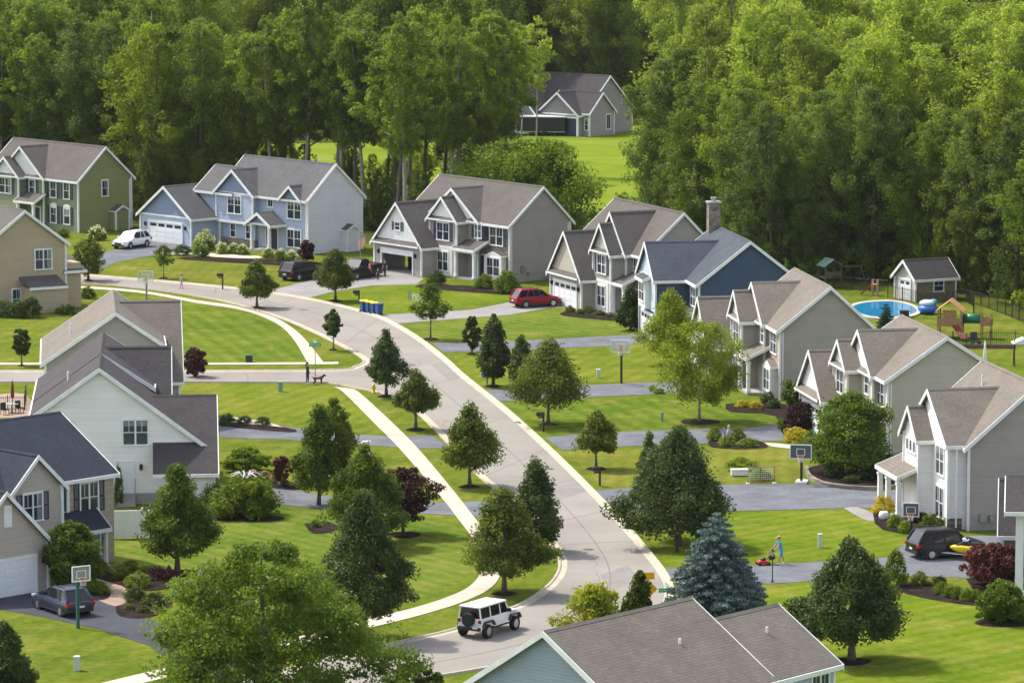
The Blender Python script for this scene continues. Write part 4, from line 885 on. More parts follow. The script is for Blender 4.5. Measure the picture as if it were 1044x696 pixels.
    for sg in (-1,1):
        k = MB(); k.box(x0-.025,x0+.22,sg*hw*.72,sg*hw*1.0,belt-.28,belt-.07); k.build('tail_light', M['lamp_red'], t, bevel=.02)
        k = MB(); k.box(x1-.34,x1-.02,sg*hw*.55,sg*hw*.9,.66,.82); k.build('headlight', M['lamp_clear'], t, bevel=.02)
        k = MB(); k.box(g1-.25,g1-.08,sg*hw*.98,sg*hw*1.16,belt+.02,belt+.18); k.build('mirror', paint, t, bevel=.03)
    k = MB(); k.box(x0-.06,x0-.03,-.2,.2,.6,.72); k.build('number_plate', M['plate'], t)
    add_wheels(t, L*.6, Wd*1.03-.23, wr)
    return t
PW = carpaint('paint_white', (.86,.86,.86), 0); PB = carpaint('paint_black', (.006,.006,.007), 0); PR = carpaint('paint_red', (.27,.005,.02), .1); PS = carpaint('paint_slate', (.03,.043,.07), .3); PBL = carpaint('paint_blue', (.03,.1,.35)); PSI = carpaint('paint_silver', (.6,.62,.64), .5)
suv('parked_car', 'white suv parked before the white garage of the blue house', 'car', (141,252.8), -122, -1, PW, 4.6, 1.86, 1.7)
suv('parked_car', 'black suv showing its tail, parked on the pale drive left of the brown-green linden', 'car', (315.5,285), 48, 1, PB, 4.9, 1.95, 1.78)
suv('pickup_truck', 'dark pickup truck half hidden behind the brown-green linden', 'truck', (374,283.5), 236, -1, PB, 5.6, 2.0, 1.9, kind='pickup', ws=.7, rack=False)
suv('parked_car', 'red suv parked at the white garage of the gabled house', 'car', (550,313.3), 24, 1, PR, 4.55, 1.8, 1.68)
suv('parked_car', 'slate blue crossover parked on the sealed driveway behind the green basketball hoop', 'car', (50.5,624.5), 124, -1, PS, 4.65, 1.84, 1.6, rear=.34, ws=.95)
suv('parked_car', 'glossy black suv parked beside the yellow jet ski', 'car', (971,569), 20, 1, PB, 4.8, 1.94, 1.8)
suv('parked_car', 'pale silver pickup glimpsed beyond the trees next to the dark trailer', 'truck', (499,133.5), 180, -1, PSI, 5.6, 2.0, 1.85, kind='pickup', rack=False)
suv('parked_car', 'blue truck glimpsed beyond the trees left of the silver pickup', 'truck', (477,127.5), 200, -1, PBL, 5.4, 2.0, 2.0, rack=False)
def jeep():
    h = R(58); p = at(511,646); n = Vector((-math.sin(h), math.cos(h), 0))
    t = thing('jeep', 'white four-door off-road vehicle with black spare wheel driving round the bend', 'car', (p.x+n.x*.82, p.y+n.y*.82, 0), h)
    b = MB(); b.box(-2.05,1.0,-.78,.78,.62,1.18); b.extr([(1.0,-.72,.68),(1.0,-.72,1.2),(2.0,-.62,1.13),(2.05,-.62,.7)],(0,1.44,0)) ; b.box(1.98,2.08,-.6,.6,.72,1.12)
    for x0,x1 in ((-2.05,-1.95),(-1.05,-.93),(-.02,.1),(.86,1.0)):
        for s in (-1,1): b.extr([(x0,s*.76,1.16),(x1,s*.76,1.16),(x1-(.25 if x0>.5 else 0),s*.66,1.78),(x0-(.25 if x0>.5 else 0),s*.66,1.78)],(0,-s*.07,0))
    b.build('body', PW, t, bevel=.03)
    g = MB(); g.extr([(-2.0,-.745,1.17),(.93,-.745,1.17),(.68,-.655,1.8),(-1.97,-.655,1.8)],(0,.02,0)); g.extr([(-2.0,.745,1.17),(.93,.745,1.17),(.68,.655,1.8),(-1.97,.655,1.8)],(0,-.02,0))
    g.extr([(-2.02,-.7,1.2),(-2.02,.7,1.2),(-1.99,.64,1.76),(-1.99,-.64,1.76)],(.03,0,0)); g.extr([(.95,-.7,1.2),(.95,.7,1.2),(.7,.64,1.78),(.7,-.64,1.78)],(.02,0,0)); g.build('window', M['autoglass'], t)
    r = MB(); r.box(-2.08,.74,-.7,.7,1.78,1.87); r.build('hardtop', PW, t, bevel=.03)
    f = MB()
    for x in (-1.36, 1.42):
        for s in (-1,1):
            f.extr([(x-.62,s*.74,.72),(x-.42,s*.74,1.0),(x+.42,s*.74,1.0),(x+.66,s*.74,.7),(x+.56,s*.74,.68),(x+.36,s*.74,.92),(x-.38,s*.74,.92),(x-.54,s*.74,.68)],(0,s*.2,0))
    f.build('fender_flare', M['cartrim'], t)
    m = MB(); m.box(-2.2,-2.05,-.75,.75,.5,.68); m.box(2.08,2.3,-.7,.7,.55,.75); m.box(-.8,.85,-.86,-.76,.5,.58); m.box(-.8,.85,.76,.86,.5,.58); m.build('bumper', M['cartrim'], t)
    sp, ri = wheel_meshes(.4,.28); o = link('spare_wheel', sp, t, (-2.2,.0,1.12), math.pi/2); 
    c = MB(); c.lathe([(.3,.1),(.3,.16)], 16, ax='y'); c.build('spare_cover', M['cartrim'], o)
    for s in (-1,1):
        k = MB(); k.box(-2.11,-2.04,s*.6,s*.78,.92,1.12); k.build('tail_light', M['lamp_red'], t)
        k = MB(); k.lathe([(.1,0),(.1,.06)],12,(2.06,s*.42,.98),'x'); k.build('headlight', M['lamp_clear'], t)
        k = MB(); k.box(.7,.82,s*.8,s*1.0,1.2,1.4); k.build('mirror', M['cartrim'], t)
    k = MB(); k.box(-2.22,-2.2,-.6,-.28,.62,.76); k.build('number_plate', M['plate'], t)
    add_wheels(t, 2.9, 1.62, .41, .28)
jeep()
# jet ski on a trailer
p = at(990,571); t = thing('jet_ski', 'yellow and white jet ski on a small trailer beside the black suv', 'jet ski', p, R(168)); t.scale = (.8,.8,.85)
m = MB(); rings = []
for x, w, z0, z1 in [(-1.5,.42,.75,.95),(-1.0,.55,.6,1.05),(0,.58,.55,1.1),(.8,.5,.58,1.15),(1.4,.25,.75,1.1),(1.65,.05,.9,1.02)]:
    rings.append([(x,-w,z1-.1),(x,-w*.6,z0),(x,w*.6,z0),(x,w,z1-.1),(x,w*.6,z1),(x,-w*.6,z1)])
loft(m, rings); m.build('hull', plain('jet_ski_yellow', (.75,.55,.02), .3), t, True)
m = MB(); m.box(-1.1,.0,-.22,.22,1.1,1.35); m.extr([(.0,-.3,1.1),(.3,-.3,1.45),(.6,-.3,1.4),(1.2,-.3,1.12)],(0,.6,0)); m.build('seat', M['cartrim'], t, bevel=.04)
m = MB(); m.extr([(.3,-.2,1.46),(.6,-.2,1.42),(.7,-.2,1.6),(.5,-.2,1.68)],(0,.4,0)); m.tube([(.25,-.4,1.5),(.2,0,1.55),(.25,.4,1.5)],.03,6); m.build('windscreen', PW, t)
m = MB(); m.tube([(-1.6,-.5,.5),(.6,-.5,.5),(2.4,0,.5)],.04,6); m.tube([(-1.6,.5,.5),(.6,.5,.5),(2.4,0,.5)],.04,6); m.box(-.6,-.5,-.8,.8,.3,.5); m.build('trailer_frame', M['steel'], t)
for s in (-1,1): link('wheel', wheel_meshes(.26,.16)[0], t, (-.55,s*.85,.26))
# cargo trailer beyond the trees
p = at(553,138); t = thing('cargo_trailer', 'long dark enclosed trailer with a pale roof in the clearing', 'trailer', p, R(-8))
m = MB(); m.box(-3.4,3.2,-1.1,1.1,.5,2.5); m.build('body', M['cartrim'], t, bevel=.05); m = MB(); m.box(-3.45,3.25,-1.14,1.14,2.505,2.62); m.build('roof', M['white'], t); m = MB(); m.box(-3.4,3.2,-1.12,-1.101,.5,.62); m.tube([(3.2,0,.55),(4.6,0,.5)],.06,6); m.build('frame', M['steel'], t)
for x in (-.45,.45):
    for s in (-1,1): link('wheel', wheel_meshes(.36,.2)[0], t, (x,s*1.12,.36))

# ------------------------------------------------------------------ people and a dog
def skin_fig(name, bones, rad, root, matfn, mats, parent, sub=2):
    """one continuous surface grown from a joint skeleton"""
    names = list(rad); idx = {n: i for i, n in enumerate(names)}
    me = bpy.data.meshes.new(name); me.from_pydata([rad[n][0] for n in names], [(idx[a], idx[b]) for a, b in bones], [])
    o = bpy.data.objects.new(name, me); COL.objects.link(o)
    o.modifiers.new('skin', 'SKIN'); s = o.modifiers.new('sub', 'SUBSURF'); s.levels = s.render_levels = sub
    for n in names:
        v = me.skin_vertices[0].data[idx[n]]; r = rad[n][1]; v.radius = (r, r) if not hasattr(r, '__len__') else r; v.use_root = (n == root)
    dg = bpy.context.evaluated_depsgraph_get(); m2 = bpy.data.meshes.new_from_object(o.evaluated_get(dg))
    bpy.data.objects.remove(o); m2.name = name
    m2.materials.clear()
    for m in mats: m2.materials.append(m)
    P = {n: Vector(rad[n][0]) for n in names}
    for f in m2.polygons:
        c = f.center; best = None
        for a, b in bones:
            ab = P[b]-P[a]; t = max(0, min(1, (c-P[a]).dot(ab)/max(ab.length_squared,1e-9))); d = (c-P[a]-ab*t).length
            if best is None or d < best[0]: best = (d, a, b, t)
        f.material_index = matfn(best[1], best[2], best[3], c); f.use_smooth = True
    return link(name, m2, parent)
SKINM = plain('skin', (.48,.28,.2), .55); 
def person(label, loc, heading, shirt, lower, shoe, hair, pose='stand', long_=False, scale=1., hairlen=0, sleeves=.55, cap=None):
    t = thing('person', label, 'person', loc, R(heading)); 
    lean = .16 if pose == 'push' else 0
    R_ = {}
    def J(n, x, y, z, r): R_[n] = ((x, y, z), r)
    J('pelvis', 0,0,.94,(.15,.12)); J('waist', .02+lean*.3,0,1.1,(.135,.105)); J('chest', .02+lean*.7,0,1.32,(.165,.115)); J('neck', lean,0,1.49,.06); J('head', lean+.02,0,1.58,.075); J('brow', lean+.02,0,1.67,.095); J('crown', lean,0,1.74,.07); J('nose', lean+.125,0,1.63,.016)
    bones = [('pelvis','waist'),('waist','chest'),('chest','neck'),('neck','head'),('head','brow'),('brow','crown'),('brow','nose')]
    for s, q in ((1,'l'),(-1,'r')):
        st = s*(.14 if pose in ('walk','push') else .02)
        J('hip'+q, 0,s*.09,.88,.095); J('knee'+q, st*.8+.02,s*.1,.49,.062); J('ankle'+q, st*1.6-.02,s*.1,.09,.042); J('toe'+q, st*1.6+.15,s*.11,.045,.038)
        bones += [('pelvis','hip'+q),('hip'+q,'knee'+q),('knee'+q,'ankle'+q),('ankle'+q,'toe'+q)]
        if pose == 'push': el = (.22+lean*.6,s*.27,1.16); wr = (.46,s*.24,1.02); hd = (.54,s*.23,1.0); dd = Vector((.8,0,-.5))
        elif pose == 'lead' and s == -1: el = (.12,s*.27,1.14); wr = (.32,s*.25,1.04); hd = (.4,s*.25,1.0); dd = Vector((.8,0,-.5))
        else: el = (-.02-st*.5,s*.26,1.14); wr = (.04-st,s*.28,.9); hd = (.06-st,s*.28,.82); dd = Vector((.15,0,-1))
        J('sh'+q, lean*.9,s*.18,1.41,.065); J('el'+q, *el, .045); J('wr'+q, *wr, .03); J('pa'+q, *hd, .036)
        bones += [('chest','sh'+q),('sh'+q,'el'+q),('el'+q,'wr'+q),('wr'+q,'pa'+q)]
        hv = Vector(hd)
        for k in range(4):
            a = hv+dd.normalized()*.05+Vector((0,(k-1.5)*.02,0)); b = hv+dd.normalized()*(.085+.012*(1.5-abs(k-1.5)))+Vector((.012,(k-1.5)*.022,-.01))
            J('f%d%s' % (k,q), *a, .011); J('g%d%s' % (k,q), *b, .009); bones += [('pa'+q,'f%d%s' % (k,q)),('f%d%s' % (k,q),'g%d%s' % (k,q))]
        th = hv+Vector((.045,-s*.03,-.01)); J('th'+q, *th, .012); bones += [('pa'+q,'th'+q)]
    def mf(a, b, u, c):
        if b.startswith(('nose','crown')) or a in ('head','brow') or b in ('head',): return 0
        if a == 'neck' or b == 'neck' and u > .75: return 0
        if b.startswith('toe') or (b.startswith('ankle') and u > .85): return 3
        if b.startswith('ankle') or b.startswith('knee') and u > .85: return 2 if long_ else 0
        if b.startswith(('knee','hip')): return 2
        if a == 'pelvis' and u < .35: return 2
        if b.startswith('wr'): return 1 if sleeves > 1 else 0
        if b.startswith('el'): return 1 if u < sleeves else 0
        if a.startswith(('pa','f','wr')): return 0
        return 1
    skin_fig('body', bones, R_, 'pelvis', mf, [SKINM, shirt, lower, shoe], t)
    hm = MB(); hm.ball((lean-.012,0,1.705),.112,12,8,.9)
    hm.v = [v for v in hm.v]
    hm.v = [((v[0] if v[0] < lean+.05 or v[2] > 1.72 else lean+.05), v[1], max(v[2], 1.66 if v[0] > lean-.02 else 1.58)) for v in hm.v]
    hm.build('hair', hair, t, True)
    if hairlen:
        k = MB(); k.tube([(lean-.08,0,1.68),(lean-.11,0,1.52),(lean-.1,0,1.68-hairlen)],[.07,.075,.04],8); k.build('long_hair', hair, t, True)
    if cap:
        k = MB(); k.lathe([(.118,1.70),(.112,1.76),(.07,1.81),(.01,1.825)],12,(lean,0,0)); k.extr([(lean+.08,-.08,1.705),(lean+.22,-.06,1.695),(lean+.22,.06,1.695),(lean+.08,.08,1.705)],(0,0,.015)); k.build('cap', cap, t, True)
    for s in (-1,1):
        e = MB(); e.ball((lean+.105,s*.032,1.655),.014,6,4); e.build('eye', M['black'], t)
        e = MB(); e.ball((lean+.01,s*.1,1.635),.026,6,4,1.3); e.build('ear', SKINM, t)
    t.scale = (scale,)*3
    return t
fab = lambda n, c: plain(n, c, .85, var=.1)
HB = fab('brown_hair', (.05,.03,.02)); HD = fab('dark_hair', (.015,.012,.01)); HS = fab('sandy_hair', (.25,.16,.08))
pm = at(796.5,575)
person('man in a bright blue shirt and shorts pushing a red lawn mower', pm, 192, fab('blue_shirt', (.05,.32,.62)), fab('blue_shorts', (.05,.28,.58)), fab('white_shoes', (.7,.7,.7)), HS, 'push', cap=fab('tan_cap', (.5,.33,.2)))
pw = at(313.5,391.5)
person('woman in dark clothes standing at the road edge holding a dog lead', pw, -25, fab('navy_top', (.03,.04,.09)), fab('navy_leggings', (.025,.03,.06)), fab('white_trainers', (.7,.7,.72)), HB, 'lead', True, 1., .28, 1.2)
person('child in a pink and teal top walking on the far road', at(185,294.5), 200, fab('teal_top', (.1,.35,.4)), fab('pink_shorts', (.5,.18,.25)), fab('grey_shoes', (.2,.2,.22)), HB, 'walk', False, .78)
person('person in a dark t-shirt standing before the open garage', at(392.5,283), 230, fab('black_tee', (.02,.02,.025)), fab('dark_jeans', (.03,.04,.06)), fab('tan_shoes', (.4,.3,.2)), HD, 'stand', True)
person('small child in black beside the adults at the open garage', at(385.5,286), 250, fab('black_top', (.02,.02,.02)), fab('black_trousers', (.02,.02,.025)), fab('grey_trainers', (.3,.3,.3)), HS, 'stand', True, .66)
person('person in a red-orange vest standing at the tail of the dark pickup', at(377,284), 20, fab('orange_vest', (.65,.13,.06)), fab('black_pants', (.02,.02,.025)), fab('black_shoes', (.03,.03,.03)), HD, 'stand', True, .95)
# dog
pd = at(324.5,391.5)
t = thing('dog', 'dark dog with a red coat standing on the road edge beside the woman', 'dog', pd, R(20))
D_ = {'rump':((-.3,0,.5),.11),'belly':((0,0,.48),.105),'chest':((.26,0,.5),.14),'neck':((.4,0,.62),.075),'head':((.5,0,.7),.085),'muzzle':((.64,0,.66),.042),'nose':((.7,0,.655),.028),'tail1':((-.42,0,.55),.03),'tail2':((-.58,0,.66),.016),'earl':((.47,.06,.79),.022),'earr':((.47,-.06,.79),.022)}
Bn = [('rump','belly'),('belly','chest'),('chest','neck'),('neck','head'),('head','muzzle'),('muzzle','nose'),('rump','tail1'),('tail1','tail2'),('head','earl'),('head','earr')]
for s, q in ((1,'l'),(-1,'r')):
    D_.update({'fs'+q:((.26,s*.09,.4),.06),'fk'+q:((.25,s*.09,.22),.032),'fp'+q:((.27,s*.09,.03),.03),'hs'+q:((-.3,s*.09,.4),.075),'hk'+q:((-.22,s*.1,.27),.045),'hh'+q:((-.38,s*.1,.16),.028),'hp'+q:((-.33,s*.1,.03),.03)})
    Bn += [('chest','fs'+q),('fs'+q,'fk'+q),('fk'+q,'fp'+q),('rump','hs'+q),('hs'+q,'hk'+q),('hk'+q,'hh'+q),('hh'+q,'hp'+q)]
skin_fig('body', Bn, D_, 'belly', lambda a,b,u,c: 1 if (a,b) in (('rump','belly'),('belly','chest')) else 0, [fab('dark_fur',(.03,.02,.017)), fab('red_coat',(.28,.03,.03))], t)
m = MB(); hand = Vector(pw)+Vector((.4*math.cos(R(-25)),.4*math.sin(R(-25)),1.0)); nk = Vector(pd)+Vector((.36,.1,.62)); m.tube([hand, (hand+nk)/2-Vector((0,0,.12)), nk],.012,5); tag(m.build('dog_lead', M['black']), 'thin dark lead running from the woman to the dog', 'lead')

# ------------------------------------------------------------------ things in the yards and along the road
def hoop(label, base, top, face, polem, boardm, hpole=None, bw=1.35, bh=.9, name='basketball_hoop', wbase=True, dirx=1.):
    p = at(*base); k = sc_at(p); Ht = (base[1]-top)/k
    t = thing(name, label, 'basketball hoop', p, R(face), None)
    m = MB(); m.box(-.08,.08,-.08,.08,0,Ht-bh*.75); m.tube([(0,0,Ht-bh*.85),(.5,0,Ht-bh*.5)],.05,6); m.tube([(0,0,Ht-bh*1.2),(.5,0,Ht-bh*.8)],.05,6); m.build('pole', polem, t)
    b = MB(); b.box(.52,.56,-bw/2,bw/2,Ht-bh,Ht); bo = b.build('backboard', boardm, t)
    f = MB(); e = .05
    for z0, z1, y0, y1 in ((Ht-bh-e,Ht-bh,-bw/2-e,bw/2+e),(Ht,Ht+e,-bw/2-e,bw/2+e),(Ht-bh,Ht,-bw/2-e,-bw/2),(Ht-bh,Ht,bw/2,bw/2+e)): f.box(.51,.58,y0,y1,z0,z1)
    for z0, z1, y0, y1 in ((Ht-bh*.8,Ht-bh*.76,-.3,.3),(Ht-bh*.3,Ht-bh*.26,-.3,.3),(Ht-bh*.76,Ht-bh*.3,-.3,-.26),(Ht-bh*.76,Ht-bh*.3,.26,.3)): f.box(.562,.572,y0,y1,z0,z1)
    f.build('board_frame', M['white'], bo)
    r = MB(); n = 16; zr = Ht-bh*.82
    r.tube([(.8+.23*math.cos(6.283*i/n),.23*math.sin(6.283*i/n),zr) for i in range(n+1)],.02,5,False); r.box(.56,.6,-.06,.06,zr-.05,zr+.03); rm = r.build('rim', plain('rim_orange',(.55,.1,.03),.5), t)
    q = MB()
    for i in range(10): a = 6.283*i/10; q.tube([(.8+.23*math.cos(a),.23*math.sin(a),zr),(.8+.13*math.cos(a+.5),.13*math.sin(a+.5),zr-.4)],.012,4)
    q.build('net', M['white'], rm)
    if wbase:
        b = MB(); b.box(-.75,.25,-.4,.4,.02,.2); b.build('base', polem if wbase != 'white' else M['white'], t, bevel=.05)
am, ant, ab = nmat('acrylic_board'); ab.inputs['Base Color'].default_value = (.5,.52,.52,1); ab.inputs['Roughness'].default_value = .1; at_ = nd(ant,'ShaderNodeBsdfTransparent'); ax_ = nd(ant,'ShaderNodeMixShader'); ax_.inputs[0].default_value = .72
lk(ant, ab.outputs[0], ax_.inputs[1]); lk(ant, at_.outputs[0], ax_.inputs[2]); lk(ant, ax_.outputs[0], ant.nodes['Material Output'].inputs['Surface']); M['acrylic'] = am; M['acrylic_dark'] = glassmat('dark_acrylic_board', (.08,.10,.13), .1); M['green_paint'] = plain('green_paint', (.02,.10,.08), .4); M['pole_grey'] = plain('pole_grey', (.25,.27,.3), .5)
hoop('clear basketball hoop on a grey pole beside the far road bend', (149.5,305), 276, -95, M['pole_grey'], M['acrylic'], wbase=False)
hoop('black poled basketball hoop with a clear board on the middle right lawn', (633.5,391), 346, -100, M['black'], M['acrylic'], bw=1.5, wbase=False)
hoop('portable basketball hoop with a dark board and white base by the hockey goal', (817,493), 452, -100, M['black'], M['acrylic_dark'], bw=1.4, wbase='white')
hoop('basketball hoop on a dark green pole beside the slate blue crossover', (79.5,640), 575, -60, M['green_paint'], M['acrylic'], bw=1.05, bh=.8, wbase=False)
hoop('dark boarded basketball hoop in the front bed beside the porch columns', (929,556), 511, -100, M['black'], M['acrylic_dark'], bw=.95, bh=.8, wbase=False)
# bins
BY = plain('bin_lid_yellow', (.75,.6,.02), .5); BB = plain('bin_blue', (.02,.07,.22), .5)
def bin_(label, base, lid, group=None, turn=-60):
    t = thing('wheelie_bin', label, 'bin', at(*base), R(turn), group)
    m = MB(); m.add([(-.22,-.24,.06),(.22,-.24,.06),(.22,.24,.06),(-.22,.24,.06),(-.3,-.3,.98),(.3,-.3,.98),(.3,.3,.98),(-.3,.3,.98)],[(0,3,2,1),(4,5,6,7),(0,1,5,4),(1,2,6,5),(2,3,7,6),(3,0,4,7)]); m.build('body', BB, t, bevel=.02)
    m = MB(); m.extr([(-.34,-.33,.99),(.33,-.33,.99),(.3,-.33,1.07),(-.1,-.33,1.12),(-.34,-.33,1.08)],(0,.66,0)); m.build('lid', lid, t, bevel=.015)
    for s in (-1,1): w = MB(); w.lathe([(.11,s*.25),(.11,s*.31)],12,(-.24,0,.11),'y'); w.build('wheel', M['rubber'], t)
    h = MB(); h.tube([(-.36,-.22,1.0),(-.42,-.2,1.02),(-.42,.2,1.02),(-.36,.22,1.0)],.018,5); h.build('handle', BB, t)
GB = 'bins set out at the kerb'
bin_('leftmost yellow lidded blue bin at the kerb', (371,318), BY, GB); bin_('second yellow lidded blue bin from the left at the kerb', (376.5,319), BY, GB); bin_('third yellow lidded blue bin from the left at the kerb', (381.5,320.2), BY, GB); bin_('blue lidded bin, rightmost of the kerb row', (386.5,321.3), BB, GB)
# mailboxes and posts
def mailbox(label, base, h=1.15, m_=None, turn=200, newsp=True):
    m_ = m_ or M['black']; t = thing('mailbox', label, 'mailbox', at(*base), R(turn), None)
    m = MB(); m.box(-.06,.06,-.06,.06,0,h); m.box(-.05,.42,-.045,.045,h-.16,h-.05); m.build('post', m_, t)
    b = MB(); n = 8; sec = [(-.13,0),(.13,0),(.13,.17)]+[(.13*math.cos(math.pi*i/n),.17+.13*math.sin(math.pi*i/n)) for i in range(1,n)]+[(-.13,.17)]
    b.extr([(-.05,y,h+z) for y, z in sec],(.6,0,0)); bo = b.build('box', m_, t)
    f = MB(); f.box(.1,.14,.135,.15,h+.08,h+.36); f.build('flag', M['lamp_red'], bo)
mailbox('black mailbox on a thick post on the lawn before the blue house', (227,295), 1.25)
mailbox('dark mailbox behind the row of bins', (366,309), .9)
mailbox('dark mailbox under the broad low linden', (554,440), 1.2)
mailbox('black mailbox beneath the large spreading tree', (690,563), 1.15)
mailbox('black post box at the foot of the lopsided linden', (611.5,495), 1.05)
mailbox('white mailbox with a cross arm by the sidewalk', (377,470), 1.2, M['white'])
mailbox('grey mailbox post near the foot of the far driveway', (496.5,394), .9, M['pole_grey'])
def lamp_post(label, base, h=1.9):
    t = thing('lamp_post', label, 'lamp post', at(*base)); m = MB(); m.lathe([(.09,0),(.06,.15),(.035,.2),(.035,h-.4),(.06,h-.38)],8); m.build('post', M['black'], t)
    g = MB(); g.lathe([(.07,h-.36),(.12,h-.1)],6); lo = g.build('lantern', M['acrylic'], t); c = MB(); c.lathe([(.15,h-.1),(.03,h+.04),(.01,h+.1)],6); c.build('lantern_cap', M['black'], lo)
lamp_post('black garden lamp post by the low brownish bushes and dark driveway', (142,612), 1.7); lamp_post('black lamp post at the driveway edge in front of the mowing man', (787.5,593.5), 2.0)
lamp_post('black lamp post in the small bed of the flower island', (739,457), 1.6)
# utility boxes
def pedestal(label, base, h, r, mat): 
    t = thing('utility_box', label, 'utility box', at(*base)); m = MB(); m.box(-r,r,-r,r,0,h*.9); m.build('cabinet', mat, t, bevel=.02); c = MB(); c.box(-r*1.1,r*1.1,-r*1.1,r*1.1,h*.9+.002,h); c.build('cap', mat, t, bevel=.02)
M['teal'] = plain('utility_teal', (.18,.32,.27), .6); M['dkgreen'] = plain('utility_green', (.02,.05,.03), .6); M['palegreen'] = plain('pale_pedestal', (.5,.58,.52), .6)
pedestal('dark green utility box on the lawn by the cross street walk', (254,369), .6, .28, M['dkgreen']); pedestal('teal utility pedestal on the near side of the cross street', (286,399), .8, .17, M['teal'])
pedestal('pale cylindrical utility pedestal on the lower left lawn', (78.5,683), .8, .16, M['palegreen']); pedestal('small pale green pedestal on the lawn left of the black poled hoop', (610,385), .7, .15, M['palegreen']); pedestal('thin grey-green pedestal on the lawn left of the birch trunk', (675,429), .7, .11, M['teal']); pedestal('pale green pedestal on the lawn behind the mowing man', (836,558), .9, .13, M['palegreen'])
# hydrant
YH = plain('hydrant_yellow', (.75,.5,.02), .45); t = thing('fire_hydrant', 'yellow fire hydrant on the verge by the dark pyramid linden', 'hydrant', at(381,400.5))
m = MB(); m.lathe([(.17,0),(.17,.06),(.11,.08),(.11,.55),(.15,.56),(.15,.6),(.11,.68),(.04,.74),(.03,.8)],12); m.build('barrel', YH, t, True)
for v in ((.1,0,.4),(-.1,0,.4),(0,-.1,.36)): m = MB(); m.tube([v,(v[0]*1.9,v[1]*1.9,v[2])],.06,8); m.build('nozzle', YH, t)
# street signs
GS = plain('sign_green', (.02,.32,.18), .5); YS = plain('sign_yellow', (.8,.4,.008), .5)
def street_sign(label, base, h, turn):
    t = thing('street_sign', label, 'street sign', at(*base), R(turn)); m = MB(); m.tube([(0,0,0),(0,0,h)],.035,8); m.build('post', M['pole_grey'], t)
    for i, a in enumerate((0, 90)):
        b = MB(); b.box(-.5,.5,-.012,.012,h-.24+i*.27-.0,h+i*.27); o = b.build('name_plate', GS, t, bevel=.004); o.rotation_euler = (0,0,R(a))
        e = MB(); 
        for k in range(7): e.box(-.42+k*.12,-.35+k*.12,-.016,.016,h-.15+i*.27,h-.08+i*.27)
        e.build('lettering', M['white'], o)
street_sign('green street name sign on a tall pole at the sidewalk corner beside the dog walker', (321.5,390.5), 3.2, 20); street_sign('green street name sign left of the blue spruce', (680,634), 2.0, 10)
t = thing('warning_sign', 'yellow diamond warning sign with a smaller plate above the foreground bushes', 'road sign', at(661,640), R(8)); m = MB(); m.tube([(0,.03,0),(0,.03,3.2)],.04,8); m.build('post', M['pole_grey'], t)
m = MB(); m.extr([(0,-.012,1.75),(.53,-.012,2.28),(0,-.012,2.81),(-.53,-.012,2.28)],(0,.02,0)); dm = m.build('diamond_plate', YS, t); m = MB(); m.box(-.35,.35,-.012,.008,2.84,3.25); m.build('top_plate', YS, t)
m = MB(); m.extr([(-.16,-.02,2.05),(.0,-.02,2.2),(.0,-.02,2.35),(-.12,-.02,2.3),(-.1,-.02,2.4),(.08,-.02,2.46),(.1,-.02,2.2),(.2,-.02,2.05),(.12,-.02,2.03),(.05,-.02,2.14),(-.08,-.02,2.0)],(0,.006,0)); m.ball((.05,-.015,2.54),.06,8,6); m.build('symbol', M['black'], dm)
# mower
h_ = R(192); t = thing('lawn_mower', 'red push mower in front of the man in blue', 'mower', Vector(pm)+Vector((math.cos(h_)*1.15, math.sin(h_)*1.15, 0)), h_)
RM = plain('mower_red', (.5,.02,.025), .4); m = MB(); m.extr([(-.35,-.27,.12),(.38,-.27,.12),(.42,-.27,.22),(.3,-.27,.3),(-.3,-.27,.3)],(0,.54,0)); m.build('deck', RM, t, bevel=.03)
m = MB(); m.lathe([(.17,.3),(.17,.42),(.12,.46),(.08,.5)],12); m.box(-.12,.12,-.16,.16,.3,.4); m.build('engine', M['cartrim'], t); m = MB(); m.tube([(-.32,-.22,.28),(-.62,-.22,1.0),(-.62,.22,1.0),(-.32,.22,.28)],.018,6); m.build('handle', M['black'], t); m = MB(); m.ball((-.55,0,.5),.22,10,8); m.build('grass_bag', M['cartrim'], t)
for x in (-.3,.32):
    for s in (-1,1): w = MB(); w.lathe([(.1,s*.29),(.1,s*.34)],12,(x,0,.1),'y'); w.build('wheel', M['rubber'], t)
# hockey goal, bench, lawn sign, garden statue
t = thing('hockey_goal', 'rust framed hockey goal with a net on the lawn by the driveway', 'goal', at(776,493.5), R(4)); RF = plain('goal_frame', (.3,.1,.05), .5); m = MB(); 
m.tube([(-.92,0,0),(-.92,0,1.22),(.92,0,1.22),(.92,0,0)],.035,6); m.tube([(-.92,0,.03),(-.8,.9,.03),(.8,.9,.03),(.92,0,.03)],.03,6); m.tube([(0,.5,.05),(0,.5,1.15)],.03,6); m.build('frame', RF, t)
m = MB()
for k in range(13): x = -.9+k*.15; m.tube([(x,0,1.2),(x*.92,.5,1.1),(x*.9,.9,.03)],.008,4)
for k in range(7): f = k/7; m.tube([(-.9,.55+.35*f,1.1-1.05*f),(.9,.55+.35*f,1.1-1.05*f)],.008,4)
m.build('net', M['white'], t)
for s in (-1,1): m = MB(); m.box(s*.92-.12,s*.92+.12,-.12,.12,0,.12); m.build('foot_weight', M['white'], t)
t = thing('storage_bench', 'white low storage bench behind the hockey goal', 'bench', at(754,485), R(5)); m = MB(); m.box(-.6,.6,-.25,.25,.05,.42); m.build('box', M['white'], t, bevel=.02); m = MB(); m.box(-.63,.63,-.28,.28,.422,.5); m.build('lid', M['garage_white'], t, bevel=.015)
t = thing('lawn_sign', 'white and green yard letters standing on the lawn of the grey house', 'lawn sign', at(423,309), R(-12)); 
